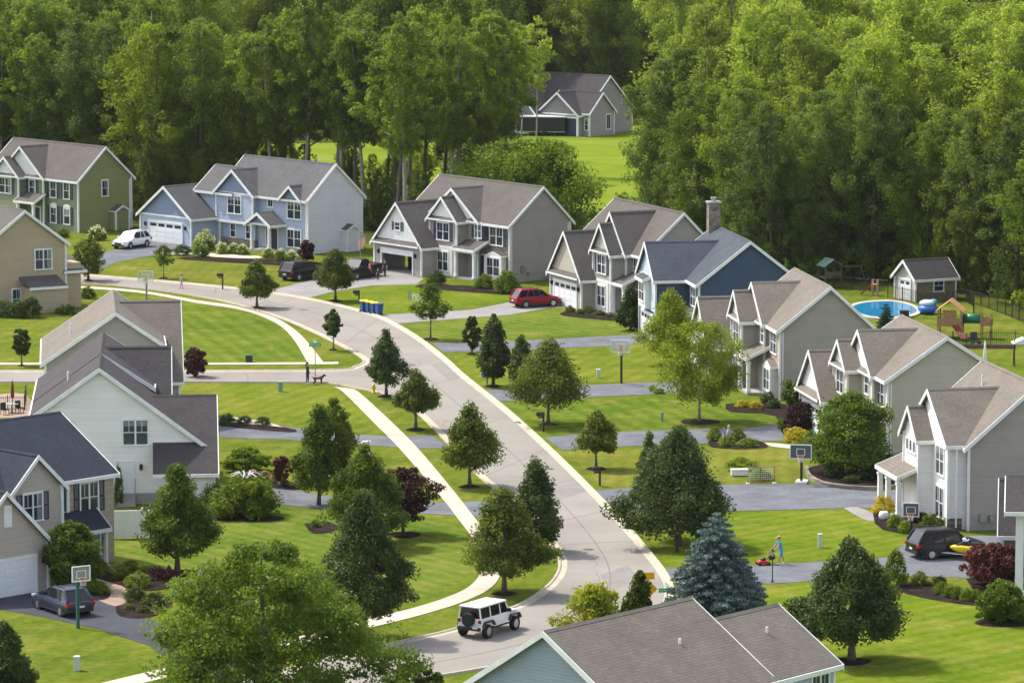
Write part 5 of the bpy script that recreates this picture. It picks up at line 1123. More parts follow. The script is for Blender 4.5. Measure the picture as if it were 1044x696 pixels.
for k, (x, w) in enumerate([(-.5,.3),(-.05,.34),(.42,.34)]):
    m = MB(); z = .35
    if k == 0: m.box(x-.14,x-.04,-.02,.02,z,z+.8); m.box(x-.04,x+.16,-.02,.02,z+.55,z+.7); m.box(x+.06,x+.16,-.02,.02,z,z+.55)
    else:
        m.box(x-.2,x-.1,-.02,.02,z-.1*k,z+.45); m.box(x+.1,x+.2,-.02,.02,z-.1*k,z+.45); m.box(x-.1,x+.1,-.02,.02,z+.33-.2*(k-1),z+.45-.2*(k-1)); 
    m.box(x-.015,x+.015,-.01,.01,0,z-.1*k); m.build('letter', M['white'] if k else M['teal'], t)
t = thing('garden_statue', 'small pale statue on the flower island', 'statue', at(743,449)); m = MB(); m.lathe([(.2,0),(.16,.3),(.12,.35),(.18,.5),(.14,.8),(.06,.9),(.1,1.0),(.09,1.12),(.02,1.18)],10); m.build('figure', M['concrete'], t, True); m = MB(); m.lathe([(.28,0),(.28,.08)],10); m.build('plinth', M['stone'], t)
t = thing('white_urn', 'round white planter ball beside the gold bush at the paver walk', 'planter', at(901,530)); m = MB(); m.lathe([(.12,0),(.3,.15),(.34,.35),(.28,.55),(.24,.58)],14); m.build('urn', M['white'], t, True)
# folded flag or parasol behind the dark pickup
t = thing('flag', 'pale pink flag hanging from a pole between the blue and grey houses', 'flag', at(367.5,268), R(-30)); m = MB(); m.tube([(0,0,0),(0,0,2.3),(.55,0,2.75)],.03,6); m.build('pole', M['pole_grey'], t); m = MB(); m.extr([(.5,0,2.7),(-.35,0,2.15),(-.2,0,1.35),(.2,0,1.5),(.62,0,2.2)],(0,.02,0)); m.build('cloth', fab('pink_cloth', (.7,.35,.33)), t)
# vinyl fence and patio of the left bank
t = thing('vinyl_fence', 'white vinyl panel fence between the stone house and the green tree', 'fence', at(112,549), R(6))
for k in range(3): m = MB(); m.box(.1+k*2.1,2.1+k*2.1,-.03,.03,.06,1.75); m.box(.1+k*2.1,2.1+k*2.1,-.05,.05,1.7,1.82); m.build('fence_panel', M['white'], t)
for k in range(4): m = MB(); m.box(-.08+k*2.1,.08+k*2.1,-.08,.08,0,1.9); m.lathe([(.12,1.9),(.01,2.02)],4,(k*2.1,0,0)); m.build('post', M['white'], t)
def picket_fence(label, pts, h=1.25, name='metal_fence', sp=.16):
    P = [at(*q) for q in pts]; t = thing(name, label, 'fence', P[0]); pk = MB(); d = MB(); o = P[0]
    for a, b in zip(P, P[1:]):
        a, b = a-o, b-o; L = (b-a).length; n = max(1, int(L/sp))
        for z in (.12, h-.12): pk.tube([a+Vector((0,0,z)), b+Vector((0,0,z))],.022,4)
        for i in range(n): q = a.lerp(b, i/n); pk.box(q.x-.011,q.x+.011,q.y-.011,q.y+.011,.05,h)
    pk.build('picket_panel', M['black'], t)
    for a, b in zip(P, P[1:]):
        a, b = a-o, b-o; L = (b-a).length; n = max(1, round(L/2.2))
        for i in range(n): q = a.lerp(b, i/n); m = MB(); m.box(q.x-.035,q.x+.035,q.y-.035,q.y+.035,0,h+.08); m.build('post', M['black'], t)
picket_fence('black metal picket fence in front of the garden shed along the pool', [(905,304),(935,309.5),(965,311),(985,308),(993,313),(992,323)])
picket_fence('black metal fence along the woods from the shed to the right frame edge', [(976,306),(1000,312),(1025,321),(1060,336)])
picket_fence('black metal fence crossing the woods edge left of the pool', [(780,290),(810,291),(850,294),(905,298)])
picket_fence('black picket fence closing the yard behind the play tower', [(958,350),(985,355),(1010,352),(1060,354)])
picket_fence('black railing round the patio left of the white house', [(-12,418),(8,418),(25,418),(27,404)], 1.1)
t = thing('patio_table', 'round green-topped patio table with chairs on the left patio', 'table', at(12,421)); m = MB(); m.lathe([(.55,.7),(.55,.74)],16); m.build('table_top', M['teal'], t); m = MB(); m.tube([(0,0,0),(0,0,.7)],.04,6); m.lathe([(.3,0),(.3,.04)],12); m.build('pedestal_leg', M['black'], t)
for lab, q in (('black patio chair left of the round table',(5,423)),('black patio chair right of the round table',(20,421))):
    t = thing('patio_chair', lab, 'chair', at(*q), R(40)); m = MB(); m.box(-.25,.25,-.25,.25,.4,.46); m.build('seat', M['black'], t); m = MB(); m.box(-.25,.25,.22,.26,.46,.95); m.build('backrest', M['black'], t)
    for sx in (-.22,.22):
        for sy in (-.22,.22): m = MB(); m.box(sx-.02,sx+.02,sy-.02,sy+.02,0,.4); m.build('leg', M['black'], t)
t = thing('patio_parasol', 'closed rust-red parasol standing on the patio by the left frame edge', 'parasol', at(13,424)); m = MB(); m.tube([(0,0,0),(0,0,2.7)],.025,6); m.build('pole', M['black'], t); m = MB(); m.lathe([(.05,1.35),(.15,1.5),(.12,2.2),(.05,2.65),(.01,2.75)],10); m.build('canopy', fab('rust_canvas', (.16,.04,.03)), t, True)
# swimming pool and back-yard things on the right
def ring_pts(cx, cy, rx, ry, n=40): return [at(cx+rx*math.cos(6.283*i/n)*(1+.1*math.sin(6.283*i/n*2)), cy+ry*math.sin(6.283*i/n)) for i in range(n)]
def sunk(pts, z): c = sum(pts, Vector())/len(pts); return [Vector((q.x-c.x, q.y-c.y, z)) for q in pts], c
pts, c = sunk(ring_pts(902,316.5,37,9.5), .1); t = thing('swimming_pool', 'kidney shaped blue swimming pool with a cream deck', 'pool', (c.x, c.y, 0))
m = MB(); m.extr([(q.x,q.y,.005) for q in pts],(0,0,.13)); m.build('pool_deck', M['concrete'], t)
wm, nt_, b_ = nmat('pool_water'); b_.inputs['Base Color'].default_value = (.02,.22,.42,1); b_.inputs['Roughness'].default_value = .05
n_ = nd(nt_,'ShaderNodeTexNoise'); n_.inputs['Scale'].default_value = 2.5; add_height(nt_, b_, n_.outputs['Fac'], .3, .05)
wp = [Vector((q.x*.86, q.y*.84, 0)) for q in pts]; m = MB(); m.extr([(q.x,q.y,.14) for q in wp],(0,0,.012)); m.build('water', wm, t)
t = thing('pool_float', 'blue and white inflatable float heaped on the pool deck', 'inflatable', at(946,320), R(15)); m = MB(); m.ball((0,0,.5),.95,14,8,.5); m.build('lower_ring', plain('float_blue',(.03,.15,.55),.4), t, True)
m = MB(); m.ball((-.1,0,1.0),.7,14,8,.45); m.build('upper_ring', plain('float_white',(.6,.68,.75),.4), t, True); m = MB(); m.ball((.55,.1,1.05),.42,10,6,.7); m.build('bolster', plain('float_teal',(.05,.4,.42),.4), t, True)
t = thing('deck_box', 'dark box standing at the near edge of the pool', 'box', at(922,324)); m = MB(); m.box(-.4,.4,-.3,.3,0,.6); m.build('body', M['cartrim'], t, bevel=.03); m = MB(); m.box(-.43,.43,-.33,.33,.602,.68); m.build('lid', M['cartrim'], t)
WD = plain('playset_wood', (.34,.19,.09), .8, var=.2, vscale=4)
t = thing('play_tower', 'wooden play tower with gable roof, green tube and small lookout', 'playset', at(969,344), R(-12))
m = MB()
for x in (-1,1):
    for y in (-.9,.9): m.box(x-.06,x+.06,y-.06,y+.06,0,2.5)
m.build('post', WD, t); m = MB(); m.box(-1.1,1.1,-1,1,1.1,1.2); m.box(-1.08,-1.02,-.9,.9,1.2,1.8); m.box(1.02,1.08,-.9,.9,1.2,1.9); m.box(-1,1,-.98,-.92,1.2,1.8); m.box(-.6,.6,-.96,-.9,1.8,2.5); m.build('cabin', WD, t)
m = MB(); m.extr([(-1.25,-1.2,2.35),(0,-1.2,3.35),(1.25,-1.2,2.35),(1.25,-1.2,2.27),(0,-1.2,3.27),(-1.25,-1.2,2.27)],(0,2.4,0)); m.build('roof', plain('playset_roof',(.45,.24,.1),.7), t)
m = MB(); m.tube([(1.1,0,1.7),(2.6,0,1.7)],.42,14); m.build('tube_slide', plain('slide_green',(.01,.16,.08),.4), t, True)
m = MB()
for x, y in ((2.7,-.5),(3.5,-.5),(2.7,.5),(3.5,.5)): m.tube([(x,y*1.5,0),(x,y,2.2)],.055,5)
m.box(2.6,3.6,-.6,.6,1.15,1.22); m.box(2.6,3.6,-.6,-.55,1.2,1.75); m.box(3.55,3.6,-.6,.6,1.2,1.8); m.box(2.6,3.6,.55,.6,1.2,1.8); m.build('lookout', WD, t)
m = MB(); m.extr([(.2,-1.0,1.15),(1.2,-2.6,.2),(1.8,-2.6,.2),(.8,-1.0,1.15)],(0,0,.08)); m.build('slide', plain('slide_red',(.16,.025,.02),.6), t)
t = thing('play_tower', 'small dark play tower with a green canopy at the woods edge', 'playset', at(846,293), R(20)); m = MB()
for x in (-.8,.8):
    for y in (-.8,.8): m.box(x-.06,x+.06,y-.06,y+.06,0,2.2)
m.tube([(.8,0,1.95),(3.2,0,1.9)],.06,6); m.tube([(3.2,0,1.9),(3.5,-.8,0)],.05,5); m.tube([(3.2,0,1.9),(3.5,.8,0)],.05,5); m.box(-.85,.85,-.85,.85,.95,1.05); m.box(-.85,.85,-.85,-.8,1.05,1.6); m.build('timber_frame', M['bark'], t)
m = MB(); m.extr([(-1,-1,2.1),(0,-1,2.8),(1,-1,2.1),(1,-1,2.04),(0,-1,2.74),(-1,-1,2.04)],(0,2,0)); m.build('canopy', plain('canopy_green',(.1,.18,.15),.7), t)
t = thing('toddler_slide', 'red toddler slide and frame beside the pool fence', 'slide', at(888,301), R(-15)); m = MB(); m.extr([(-1.0,-.25,.1),(.0,-.25,1.1),(.12,-.25,1.1),(-.9,-.25,.05)],(0,.5,0)); m.build('chute', plain('chute_red',(.4,.02,.03),.4), t); m = MB()
for x in (.15,.6):
    for y in (-.3,.3): m.box(x-.05,x+.05,y-.05,y+.05,0,1.5)
m.box(.1,.65,-.3,.3,1.02,1.08); m.build('frame', plain('slide_frame',(.5,.3,.2),.6), t)
t = thing('closed_parasol', 'tall closed white parasol behind the cream house roof', 'parasol', at(1004,375)); m = MB(); m.tube([(0,0,0),(0,0,2.4)],.03,6); m.build('pole', M['steel'], t); m = MB(); m.lathe([(.16,.45),(.2,.55),(.1,1.7),(.02,2.3)],10); m.build('canopy', M['white'], t, True)
t = thing('swing_awning', 'white-topped black swing frame at the right frame edge', 'awning', at(1040,373), R(0)); m = MB()
for x in (-.5,.9):
    m.tube([(x,-.5,0),(x,0,2.2)],.05,5); m.tube([(x,.5,0),(x,0,2.2)],.05,5)
m.build('frame', M['black'], t); m = MB(); m.extr([(-.7,-.7,1.95),(0.2,-.75,2.35),(1.2,-.7,1.95),(1.2,-.7,1.88),(-.7,-.7,1.88)],(0,1.4,0)); m.build('canopy', M['white'], t)
t = thing('outdoor_chair', 'dark lawn chair beside the play tower', 'chair', at(995,352), R(20)); m = MB(); m.box(-.35,.35,-.35,.35,.3,.38); m.build('seat', M['cartrim'], t); m = MB(); m.extr([(-.35,.3,.38),(.35,.3,.38),(.3,.5,1.1),(-.3,.5,1.1)],(0,.05,0)); m.build('backrest', M['cartrim'], t); m = MB()
for x in (-.32,.32): m.box(x-.03,x+.03,-.33,.33,.0,.3)
m.build('legs_frame', M['cartrim'], t)
t = thing('border_wall', 'low dark red block edging around the play tower', 'edging', at(985,355), R(-3)); m = MB(); m.box(-2.6,4.2,-.12,.12,0,.35); m.build('blocks', masonry('red_blocks',(.12,.05,.04),(.2,.09,.07),(.08,.06,.05),.3,.12,False), t)
# ------------------------------------------------------------------ yard trees, shrubs and the woods
def mulch(p, r, name='mulch_ring'):
    m = MB(); n = 18; vs = [(0,0,.13)]
    for k in range(n): a = 6.283*k/n; rr = r*(1+.08*math.sin(3*a+p.x)); vs.append((rr*.6*math.cos(a), rr*.6*math.sin(a), .11))
    for k in range(n): a = 6.283*k/n; rr = r*(1+.08*math.sin(3*a+p.x)); vs.append((rr*math.cos(a), rr*math.sin(a), .006))
    fs = [(0,1+k,1+(k+1)%n) for k in range(n)]+[(1+k,1+n+k,1+n+(k+1)%n,1+(k+1)%n) for k in range(n)]
    m.add(vs, fs); o = m.build(name, M['mulch']); o.location = (p.x,p.y,0); o['kind'] = 'structure'; return o
def yard_tree(name, label, base, top, wpx, kind, leaf, seed, tz=.22, cat='tree', group=None, nc=80, nl=70, size=.26, cr=.2, irr=.2, flat=.85, tr=.12, ring=.75, inner=.4, lean=0., limbs=7, bark='bark', up=.35):
    """tree standing at photograph pixel base, its top and crown width measured there too"""
    p = at(*base); k = sc_at(p); H = (base[1]-top)/k; Wd = wpx/k; zb = H*tz
    t = thing(name, label, cat, p, random.uniform(0,6.28), group)
    link('crown', crown('crown', kind, H-zb, Wd, zb, M[leaf], seed, nc, nl, size, cr, irr, flat, inner, up), t)
    link('trunk', trunk('trunk', H*.9 if kind != 'cone' else H*.95, tr, M[bark], seed, limbs if kind != 'cone' else 0, max(tz*.9,.1), Wd*.4, lean), t)
    if ring: mulch(p, ring)
    return t
YT = yard_tree; SG = 'street trees planted along the road'
YT('lindens_tree'[:6]+'_tree', 'rounded young linden on the verge opposite the blue house', (262,314), 262, 37, 'linden', 'leaf_linden', 11, .2, group=SG)
YT('linden_tree', 'broad brown-green linden beside the black pickup and blue bins', (342,307), 252, 44, 'linden', 'leaf_linden', 12, .24, group=SG)
YT('linden_tree', 'slim egg-shaped young linden at the corner by the green street sign', (340,357), 314, 19, 'narrow', 'leaf_dark', 13, .3, group=SG, nc=40, nl=60, tr=.07, ring=.4)
YT('young_maple_tree', 'thin yellow-green young maple beside the lawn sign', (439,346), 277, 36, 'linden', 'leaf_green', 14, .3, group=SG, nc=42, nl=48, irr=.28, tr=.07, ring=.8)
YT('linden_tree', 'dark pyramid-shaped linden by the yellow hydrant', (394,404), 334, 42, 'linden', 'leaf_dark', 15, .17, group=SG, nc=85)
YT('linden_tree', 'round-topped linden on the verge just past the yellow hydrant', (424,438), 375, 46, 'linden', 'leaf_linden', 16, .3, group=SG)
YT('linden_tree', 'pointed full linden alone on the verge between two driveways', (479,496), 407, 63, 'linden', 'leaf_linden', 17, .2, group=SG, nc=110, irr=.18)
YT('linden_tree', 'largest verge linden by the kerb bend, nearest the white jeep', (514,605), 489, 88, 'linden', 'leaf_linden', 18, .17, group=SG, nc=150, tr=.15, cr=.17, inner=.5)
YT('linden_tree', 'tall pointed linden overlapping the large one at the kerb bend', (547,562), 459, 56, 'linden', 'leaf_dark', 19, .08, group=SG, nc=120, ring=0)
YT('linden_tree', 'slim dark young tree on the lawn below the red car', (481,361), 319, 19, 'narrow', 'leaf_dark', 20, .12, nc=40, nl=60, tr=.06, ring=.5)
YT('linden_tree', 'dark upright linden on the strip between two far driveways', (503,394), 315, 38, 'linden', 'leaf_dark', 21, .12, group=SG, nc=85, irr=.12)
YT('linden_tree', 'smaller dark linden half hidden behind the broad one by the street', (531,397), 337, 30, 'linden', 'leaf_dark', 22, .12, group=SG, nc=70)
YT('linden_tree', 'broad low linden by a dark mailbox, widest beside the far driveways', (559,433), 341, 80, 'linden', 'leaf_linden', 23, .2, group=SG, nc=130, irr=.2)
YT('linden_tree', 'small lopsided linden on the lawn beside the mailbox post', (608,478), 415, 45, 'linden', 'leaf_linden', 24, .27, group=SG, nc=75, irr=.24, tr=.09)
YT('pin_oak_tree', 'large dark spreading tree beside the blue spruce', (692,556), 430, 120, 'linden', 'leaf_dark', 25, .08, nc=230, nl=80, irr=.16, tr=.2, ring=0, cr=.15)
YT('linden_tree', 'narrow dark tree peeking out left of the large spreading tree', (662,520), 438, 34, 'linden', 'leaf_dark', 26, .1, nc=70, ring=0)
YT('pear_tree', 'dense dark ornamental tree on the lower right lawn', (868,674), 543, 116, 'linden', 'leaf_dark', 27, .17, nc=240, nl=85, tr=.2, cr=.14, irr=.14, ring=1.1, inner=.5)
YT('pear_tree', 'dark full tree standing between the sidewalk and the foreground ash', (371,651), 494, 100, 'linden', 'leaf_dark', 28, .14, nc=230, nl=85, tr=.17, cr=.14, irr=.14, ring=1.0, inner=.5)
YT('ash_tree', 'large airy light green tree in the left foreground', (268,742), 546, 232, 'dome', 'leaf_ash', 29, .12, nc=340, nl=100, size=.27, tr=.26, cr=.115, irr=.24, flat=.75, ring=0, inner=.3)
YT('hornbeam_tree', 'broad mid-green tree beside the white vinyl fence', (181,585), 470, 82, 'linden', 'leaf_green', 30, .16, nc=170, nl=80, size=.24, tr=.16, irr=.2, flat=.6, ring=0)
YT('pear_tree', 'upright twin-topped olive tree behind the burgundy maple', (325,515), 408, 52, 'linden', 'leaf_green', 31, .14, nc=110, tr=.12, irr=.2, ring=0)
YT('pear_tree', 'narrow twin of the olive pear tree, its tip highest on the left lawns', (341,512), 403, 44, 'narrow', 'leaf_linden', 32, .12, nc=100, tr=.1, irr=.2, ring=0)
YT('river_birch_tree', 'soft olive tree beside the burgundy maple, behind the dark full tree', (372,556), 447, 84, 'linden', 'leaf_green', 33, .08, nc=170, irr=.26, tr=.12, ring=1.0, cr=.16)
YT('japanese_maple_tree', 'burgundy leaved maple beside the sidewalk', (411,545), 475, 66, 'round', 'leaf_maroon', 34, .22, nc=85, nl=70, flat=.4, irr=.25, tr=.1, ring=1.2, cr=.2)
YT('birch_tree', 'light green birch on a mulch ring in front of the taupe house', (713,430), 322, 88, 'round', 'leaf_bright', 35, .18, nc=170, nl=62, size=.24, irr=.26, tr=.1, ring=1.5, cr=.15, bark='bark_grey', limbs=10, inner=.25)
YT('birch_tree', 'light green birch standing between the navy house and the basketball hoop', (683,372), 290, 60, 'linden', 'leaf_bright', 36, .12, nc=120, nl=62, size=.26, irr=.24, tr=.1, ring=1.0, bark='bark_grey')
YT('maple_tree', 'dark maple with light left branches on a stone ringed bed', (866,484), 396, 84, 'dome', 'leaf_green', 37, .12, nc=190, nl=75, irr=.22, tr=.15, ring=0, flat=.5)
YT('young_tree', 'bronze-green small tree by the tan house', (90,286), 242, 32, 'round', 'leaf_linden', 38, .14, nc=60, ring=.5)
YT('young_tree', 'sparse sapling on the lawn in front of the blue house', (167,284), 249, 20, 'round', 'leaf_green', 39, .35, nc=26, nl=26, irr=.3, tr=.05, ring=.5)
YT('linden_tree', 'small egg-shaped tree on the lawn left of the brown house', (22,373), 330, 19, 'narrow', 'leaf_dark', 40, .22, nc=45, nl=60, tr=.07, ring=.3)
YT('plum_shrub', 'dark purple-grey bush at the front corner of the brown house', (199,384), 353, 23, 'round', 'leaf_maroon', 41, .05, cat='bush', nc=50, nl=60, ring=0)
YT('gold_tree', 'yellow-green bushy tree behind the foreground roof', (606,672), 590, 66, 'dome', 'leaf_yellow', 42, .05, nc=110, nl=60, irr=.3, ring=0)
YT('cedar_bush', 'dark bronze bushy conifer next to the yellow street sign', (652,668), 577, 42, 'linden', 'leaf_linden', 43, .05, nc=110, nl=75, irr=.2, ring=0)
YT('pine_tree', 'dark evergreen at the lower left frame edge', (6,712), 630, 56, 'linden', 'leaf_dark', 44, .05, nc=130, nl=75, ring=0)
YT('round_tree', 'dense round tree at the porch of the gabled house', (643,337), 289, 32, 'linden', 'leaf_dark', 45, .06, nc=80, ring=0)
YT('magnolia_tree', 'dark green bushy tree against the garage corner of the stone house', (76,600), 528, 54, 'round', 'leaf_green', 46, .05, nc=130, nl=75, ring=0)
YT('viburnum_bush', 'bright green bush on a round mulch bed at the right frame edge', (1022,634), 588, 46, 'dome', 'leaf_green', 47, .05, cat='bush', nc=100, nl=60, irr=.25, ring=1.6)
YT('ninebark_bush', 'large reddish burgundy bush beside the white porch post', (1010,597), 552, 56, 'round', 'leaf_red', 48, .1, cat='bush', nc=110, nl=70, ring=0)
YT('barberry_bush', 'burgundy bush beside the golden bush at the cream house', (818,440), 408, 34, 'round', 'leaf_maroon', 49, .05, cat='bush', nc=60, nl=60, irr=.25, ring=0)
YT('laurel_bush', 'green bush against the wall of the taupe house', (814,416), 384, 32, 'round', 'leaf_green', 50, .05, cat='bush', nc=60, nl=60, ring=0)
YT('holly_tree', 'low foliage poking up beside the foreground roof', (424,716), 677, 60, 'round', 'leaf_green', 51, .05, cat='bush', nc=80, nl=70, ring=0)
YT('plum_tree', 'small purple-leaved tree at the front corner of the blue house', (313,268), 244, 15, 'round', 'leaf_maroon', 52, .12, nc=60, nl=60, tr=.05, ring=0)
YT('japanese_maple_tree', 'small reddish maple in the flower bed beside the twin-topped tree', (287,496), 463, 20, 'round', 'leaf_red', 53, .2, nc=30, nl=40, tr=.05, ring=0)
YT('slim_tree', 'slim bare-stemmed tree standing in front of the distant dark trailer', (547,178), 12, 36, 'narrow', 'leaf_wood_hazed', 72, .5, nc=44, nl=44, size=.4, tr=.13, irr=.3, ring=0, bark='bark_grey')
YT('slim_tree', 'slim leaning stem left of the distant trailer in the clearing', (529,184), 22, 34, 'narrow', 'leaf_wood2', 73, .48, nc=40, nl=44, size=.4, tr=.13, irr=.3, ring=0, bark='bark_grey', lean=1.2)
YT('hazel_tree', 'big round leafy tree at the edge of the bright clearing behind the grey house', (541,246), 138, 128, 'round', 'leaf_wood', 71, .04, nc=330, nl=70, size=.42, tr=.22, irr=.26, ring=0, cr=.16, inner=.45)
YT('dogwood_tree', 'wide flat-topped green bush behind the weeping shrub', (251,480), 455, 48, 'dome', 'leaf_hedge', 54, .1, cat='bush', nc=80, nl=60, flat=.5, ring=0)
# weeping shrub with pale bare stems on top
t = YT('weeping_shrub', 'weeping shrub with pale bare stems arching over it', (251,526), 482, 66, 'dome', 'leaf_hedge', 55, .02, cat='bush', nc=120, nl=80, flat=1.3, ring=0)
m = MB()
for k in range(7):
    a = k*.9; m.tube([(0,0,2.4),(.5*math.cos(a),.5*math.sin(a),2.95),(1.1*math.cos(a),1.1*math.sin(a),2.75)],[.06,.045,.02],5)
m.build('stem', M['white'], t)
# conifers
def spruce(name, label, base, top, wpx, leaf, seed, size=.2, layers=20, per=15):
    p = at(*base); k = sc_at(p); H = (base[1]-top)/k; R0 = wpx/k/2; g = np.random.default_rng(seed)
    size *= .6; t = thing(name, label, 'tree', p, 0)
    cs = []; rs = []
    for L in range(layers):
        f = L/(layers-1); z = H*(.05+.93*f); r = R0*(1-f)**.66*(1 if f > .05 else .85)+.06
        n = max(3, int(per*(1-f)+2))
        for q in range(n):
            a = 6.283*(q+g.random())/n+L; rr = r*g.uniform(.82,1.1)
            for w in (1., .78, .55, .3):
                if rr*w < .1 and w < 1: continue
                cs.append((rr*w*math.cos(a), rr*w*math.sin(a), z-.26*rr*w*.6+.08*w*w*rr)); rs.append(.2+.16*rr*(1.25-w)+.05)
    cs = np.array(cs); rs = np.array(rs)
    q = leaf_arrays(cs, rs*.85, 75, size, g, up=.2, rnd=.9, flat=.35)
    link('crown', leaf_mesh('crown', q, M[leaf]), t); link('trunk', trunk('trunk', H*.95, .16, M['bark'], seed, 0), t); return t
spruce('blue_spruce_tree', 'silvery blue spruce beside the driveway behind the foreground roof', (730,664), 519, 128, 'leaf_spruce', 60, .22, 26, 25)
spruce('fir_tree', 'small dark fir in front of the swimming pool', (903,345), 310, 21, 'leaf_fir', 61, .16, 12, 9)

ORD = ['first','second','third','fourth','fifth','sixth','seventh','eighth']
# shrubs: a few shared meshes, many plants
SH = {}
def shrub_mesh(leaf, i, flat=1.):
    key = (leaf, i)
    if key not in SH: SH[key] = crown('foliage', 'dome', 1.0, 1.15, 0., M[leaf], 700+i*13+len(leaf), 34, 46, .11, .24, .14, .8, .45)
    return SH[key]
def shrub(name, label, base, wpx, hpx, leaf, group=None, i=0, bloom=None, cat='bush'):
    p = at(*base); k = sc_at(p)
    o = link(name, shrub_mesh(leaf, i), None, p, random.uniform(0,6.28)); o.scale = (wpx/k/1.15, wpx/k/1.15, hpx/k); tag(o, label, cat, group)
    if bloom:
        g = np.random.default_rng(i+int(base[0])); n = 26
        th = g.random(n)*6.28; ph = g.random(n)*.5*np.pi*.9
        c = np.stack([.56*np.sin(ph)*np.cos(th), .56*np.sin(ph)*np.sin(th), .15+.83*np.cos(ph)], 1)
        q = leaf_arrays(c, np.full(n,.17), 14, .08, g); link('flowers', leaf_mesh('flowers', q, M[bloom]), o)
    return o
def row(name, label, lst, leaf, group, bloom=None, cat='bush'):
    xs = sorted(q[0] for q in lst)
    for i, (x, y, w, h) in enumerate(lst): shrub(name, label + (', %s from the left' % ORD[xs.index(x)] if len(lst) > 1 else ''), (x,y), w, h, leaf, group, i % 3, bloom, cat)
row('hydrangea_bush', 'pale flowering hydrangea in the row under the blue house facade', [(226,259,14,12),(238,259,13,11),(248,260,13,11),(274,263,13,10),(286,265,14,11),(297,266,13,11),(306,268,10,8)], 'leaf_hedge', 'hydrangeas along the blue house', 'flower_cream')
shrub('hydrangea_bush', 'tall lime hydrangea at the garage corner of the blue house', (209,255), 21, 20, 'leaf_bright', None, 0, 'flower_cream')
shrub('boxwood_bush', 'round clipped bush beside the tall lime hydrangea', (205,262), 19, 13, 'leaf_green', None, 1)
shrub('juniper_bush', 'dark low bush at the right edge of the blue house garage', (186,260), 20, 11, 'leaf_dark', None, 2)
shrub('hydrangea_bush', 'cream flowering bush beside the olive house end wall', (99,245), 19, 14, 'leaf_green', None, 1, 'flower_cream')
shrub('boxwood_bush', 'yellow-green bush in front of the olive house windows', (64,242), 16, 10, 'leaf_hedge', None, 0)
row('hedge_bush', 'dark bush in the hedge along the tan house wall', [(4,323,24,18),(18,324,22,20),(32,324,22,22)], 'leaf_dark', 'dark hedge at the tan house')
shrub('boxwood_bush', 'low olive bush in front of the tan house lean-to', (67,320), 24, 11, 'leaf_linden', None, 2)
shrub('boxwood_bush', 'small bush beyond the lean-to of the tan house', (90,304), 17, 13, 'leaf_green', None, 1)
shrub('arborvitae_bush', 'round green bush left of the porch of the grey house', (446,290), 18, 16, 'leaf_dark', None, 0)
shrub('boxwood_bush', 'dark green bush right of the grey house porch', (494,294), 21, 16, 'leaf_green', None, 1)
shrub('yew_bush', 'large yellow-green rounded bush at the right corner of the grey house', (518,299), 29, 25, 'leaf_hedge', None, 2)
row('garden_shrub', 'small mixed shrub in the bed before the gabled house', [(581,318,11,7),(592,320,10,6),(600,319,11,8),(612,321,12,5),(624,323,12,5),(634,325,11,6)], 'leaf_linden', 'bed plants at the gabled house')
row('garden_shrub', 'rust-brown tuft beside the white garage of the gabled house', [(596,311,13,8)], 'leaf_red', None)
row('gold_bush', 'golden yellow low bush before the porch of the taupe house', [(757,415,15,8),(770,417,15,9)], 'leaf_gold', 'golden bushes at the taupe house')
row('garden_shrub', 'dark shrub under the bay window of the taupe house', [(783,412,18,14),(789,416,16,10)], 'leaf_dark', 'dark shrubs at the taupe house')
shrub('gold_bush', 'bright golden bush beside the burgundy bush', (812,451), 28, 17, 'leaf_gold', None, 1)
shrub('garden_shrub', 'pale grey-green shrub left of the burgundy bush', (797,437), 12, 12, 'leaf_ash', None, 2)
row('island_bush', 'rounded bush in the flower island by the driveway fork', [(729,449,16,15),(752,448,18,13),(742,453,18,10),(762,455,22,9),(738,455,14,8)], 'leaf_hedge', 'bushes of the flower island')
shrub('flower_clump', 'pink flowering clump on the flower island', (724,448), 8, 9, 'leaf_green', None, 0, 'flower_pink', 'flowers')
shrub('ornamental_grass', 'pale feathery grass beside the white bench', (756,478), 40, 13, 'leaf_bright', None, 1, None, 'grass')
shrub('garden_shrub', 'grey-green bush behind the hockey goal', (775,489), 24, 13, 'leaf_ash', None, 2)
row('bed_shrub', 'dark dense shrub in the bed under the maple', [(850,486,22,20),(884,488,34,24),(905,487,28,26),(925,486,26,24),(868,492,20,9)], 'leaf_dark', 'shrubs on the stone ringed bed')
shrub('gold_bush', 'large yellow-green bush by the porch columns of the white-fronted house', (901,524), 28, 21, 'leaf_gold', None, 0)
row('boxwood_bush', 'clipped round bush in the front bed of the white-fronted house', [(912,537,18,14),(924,543,18,14),(941,531,14,10)], 'leaf_hedge', 'front bed bushes')
shrub('yew_bush', 'dark clipped bush under the front windows of the white-fronted house', (951,543), 30, 21, 'leaf_green', None, 1)
shrub('barberry_bush', 'reddish shrub behind the yard hoop of the white-fronted house', (934,532), 20, 12, 'leaf_red', None, 2)
shrub('arborvitae_bush', 'tall clipped square hedge plant by the driveway near the black suv', (913,597), 26, 39, 'leaf_hedge', None, 0)
row('spirea_bush', 'dull purple low bush beside the driveway edge', [(938,596,20,15),(957,596,20,11)], 'leaf_linden', 'low bushes at the driveway edge')
for i, (x, y) in enumerate([(960,606),(968,608),(977,610),(986,612),(995,613)]): shrub('box_hedge', 'bright clipped hedge piece curving along the mulch bed, %s from the left' % ORD[i], (x,y), 17, 14, 'leaf_hedge', 'curved box hedge', i % 3, None, 'hedge')
row('hedge_bush', 'round dark bush in the row beside the garage walk', [(232,429,17,8),(249,431,17,8),(268,433,18,9),(228,434,10,6)], 'leaf_dark', 'low bushes at the white house drive')
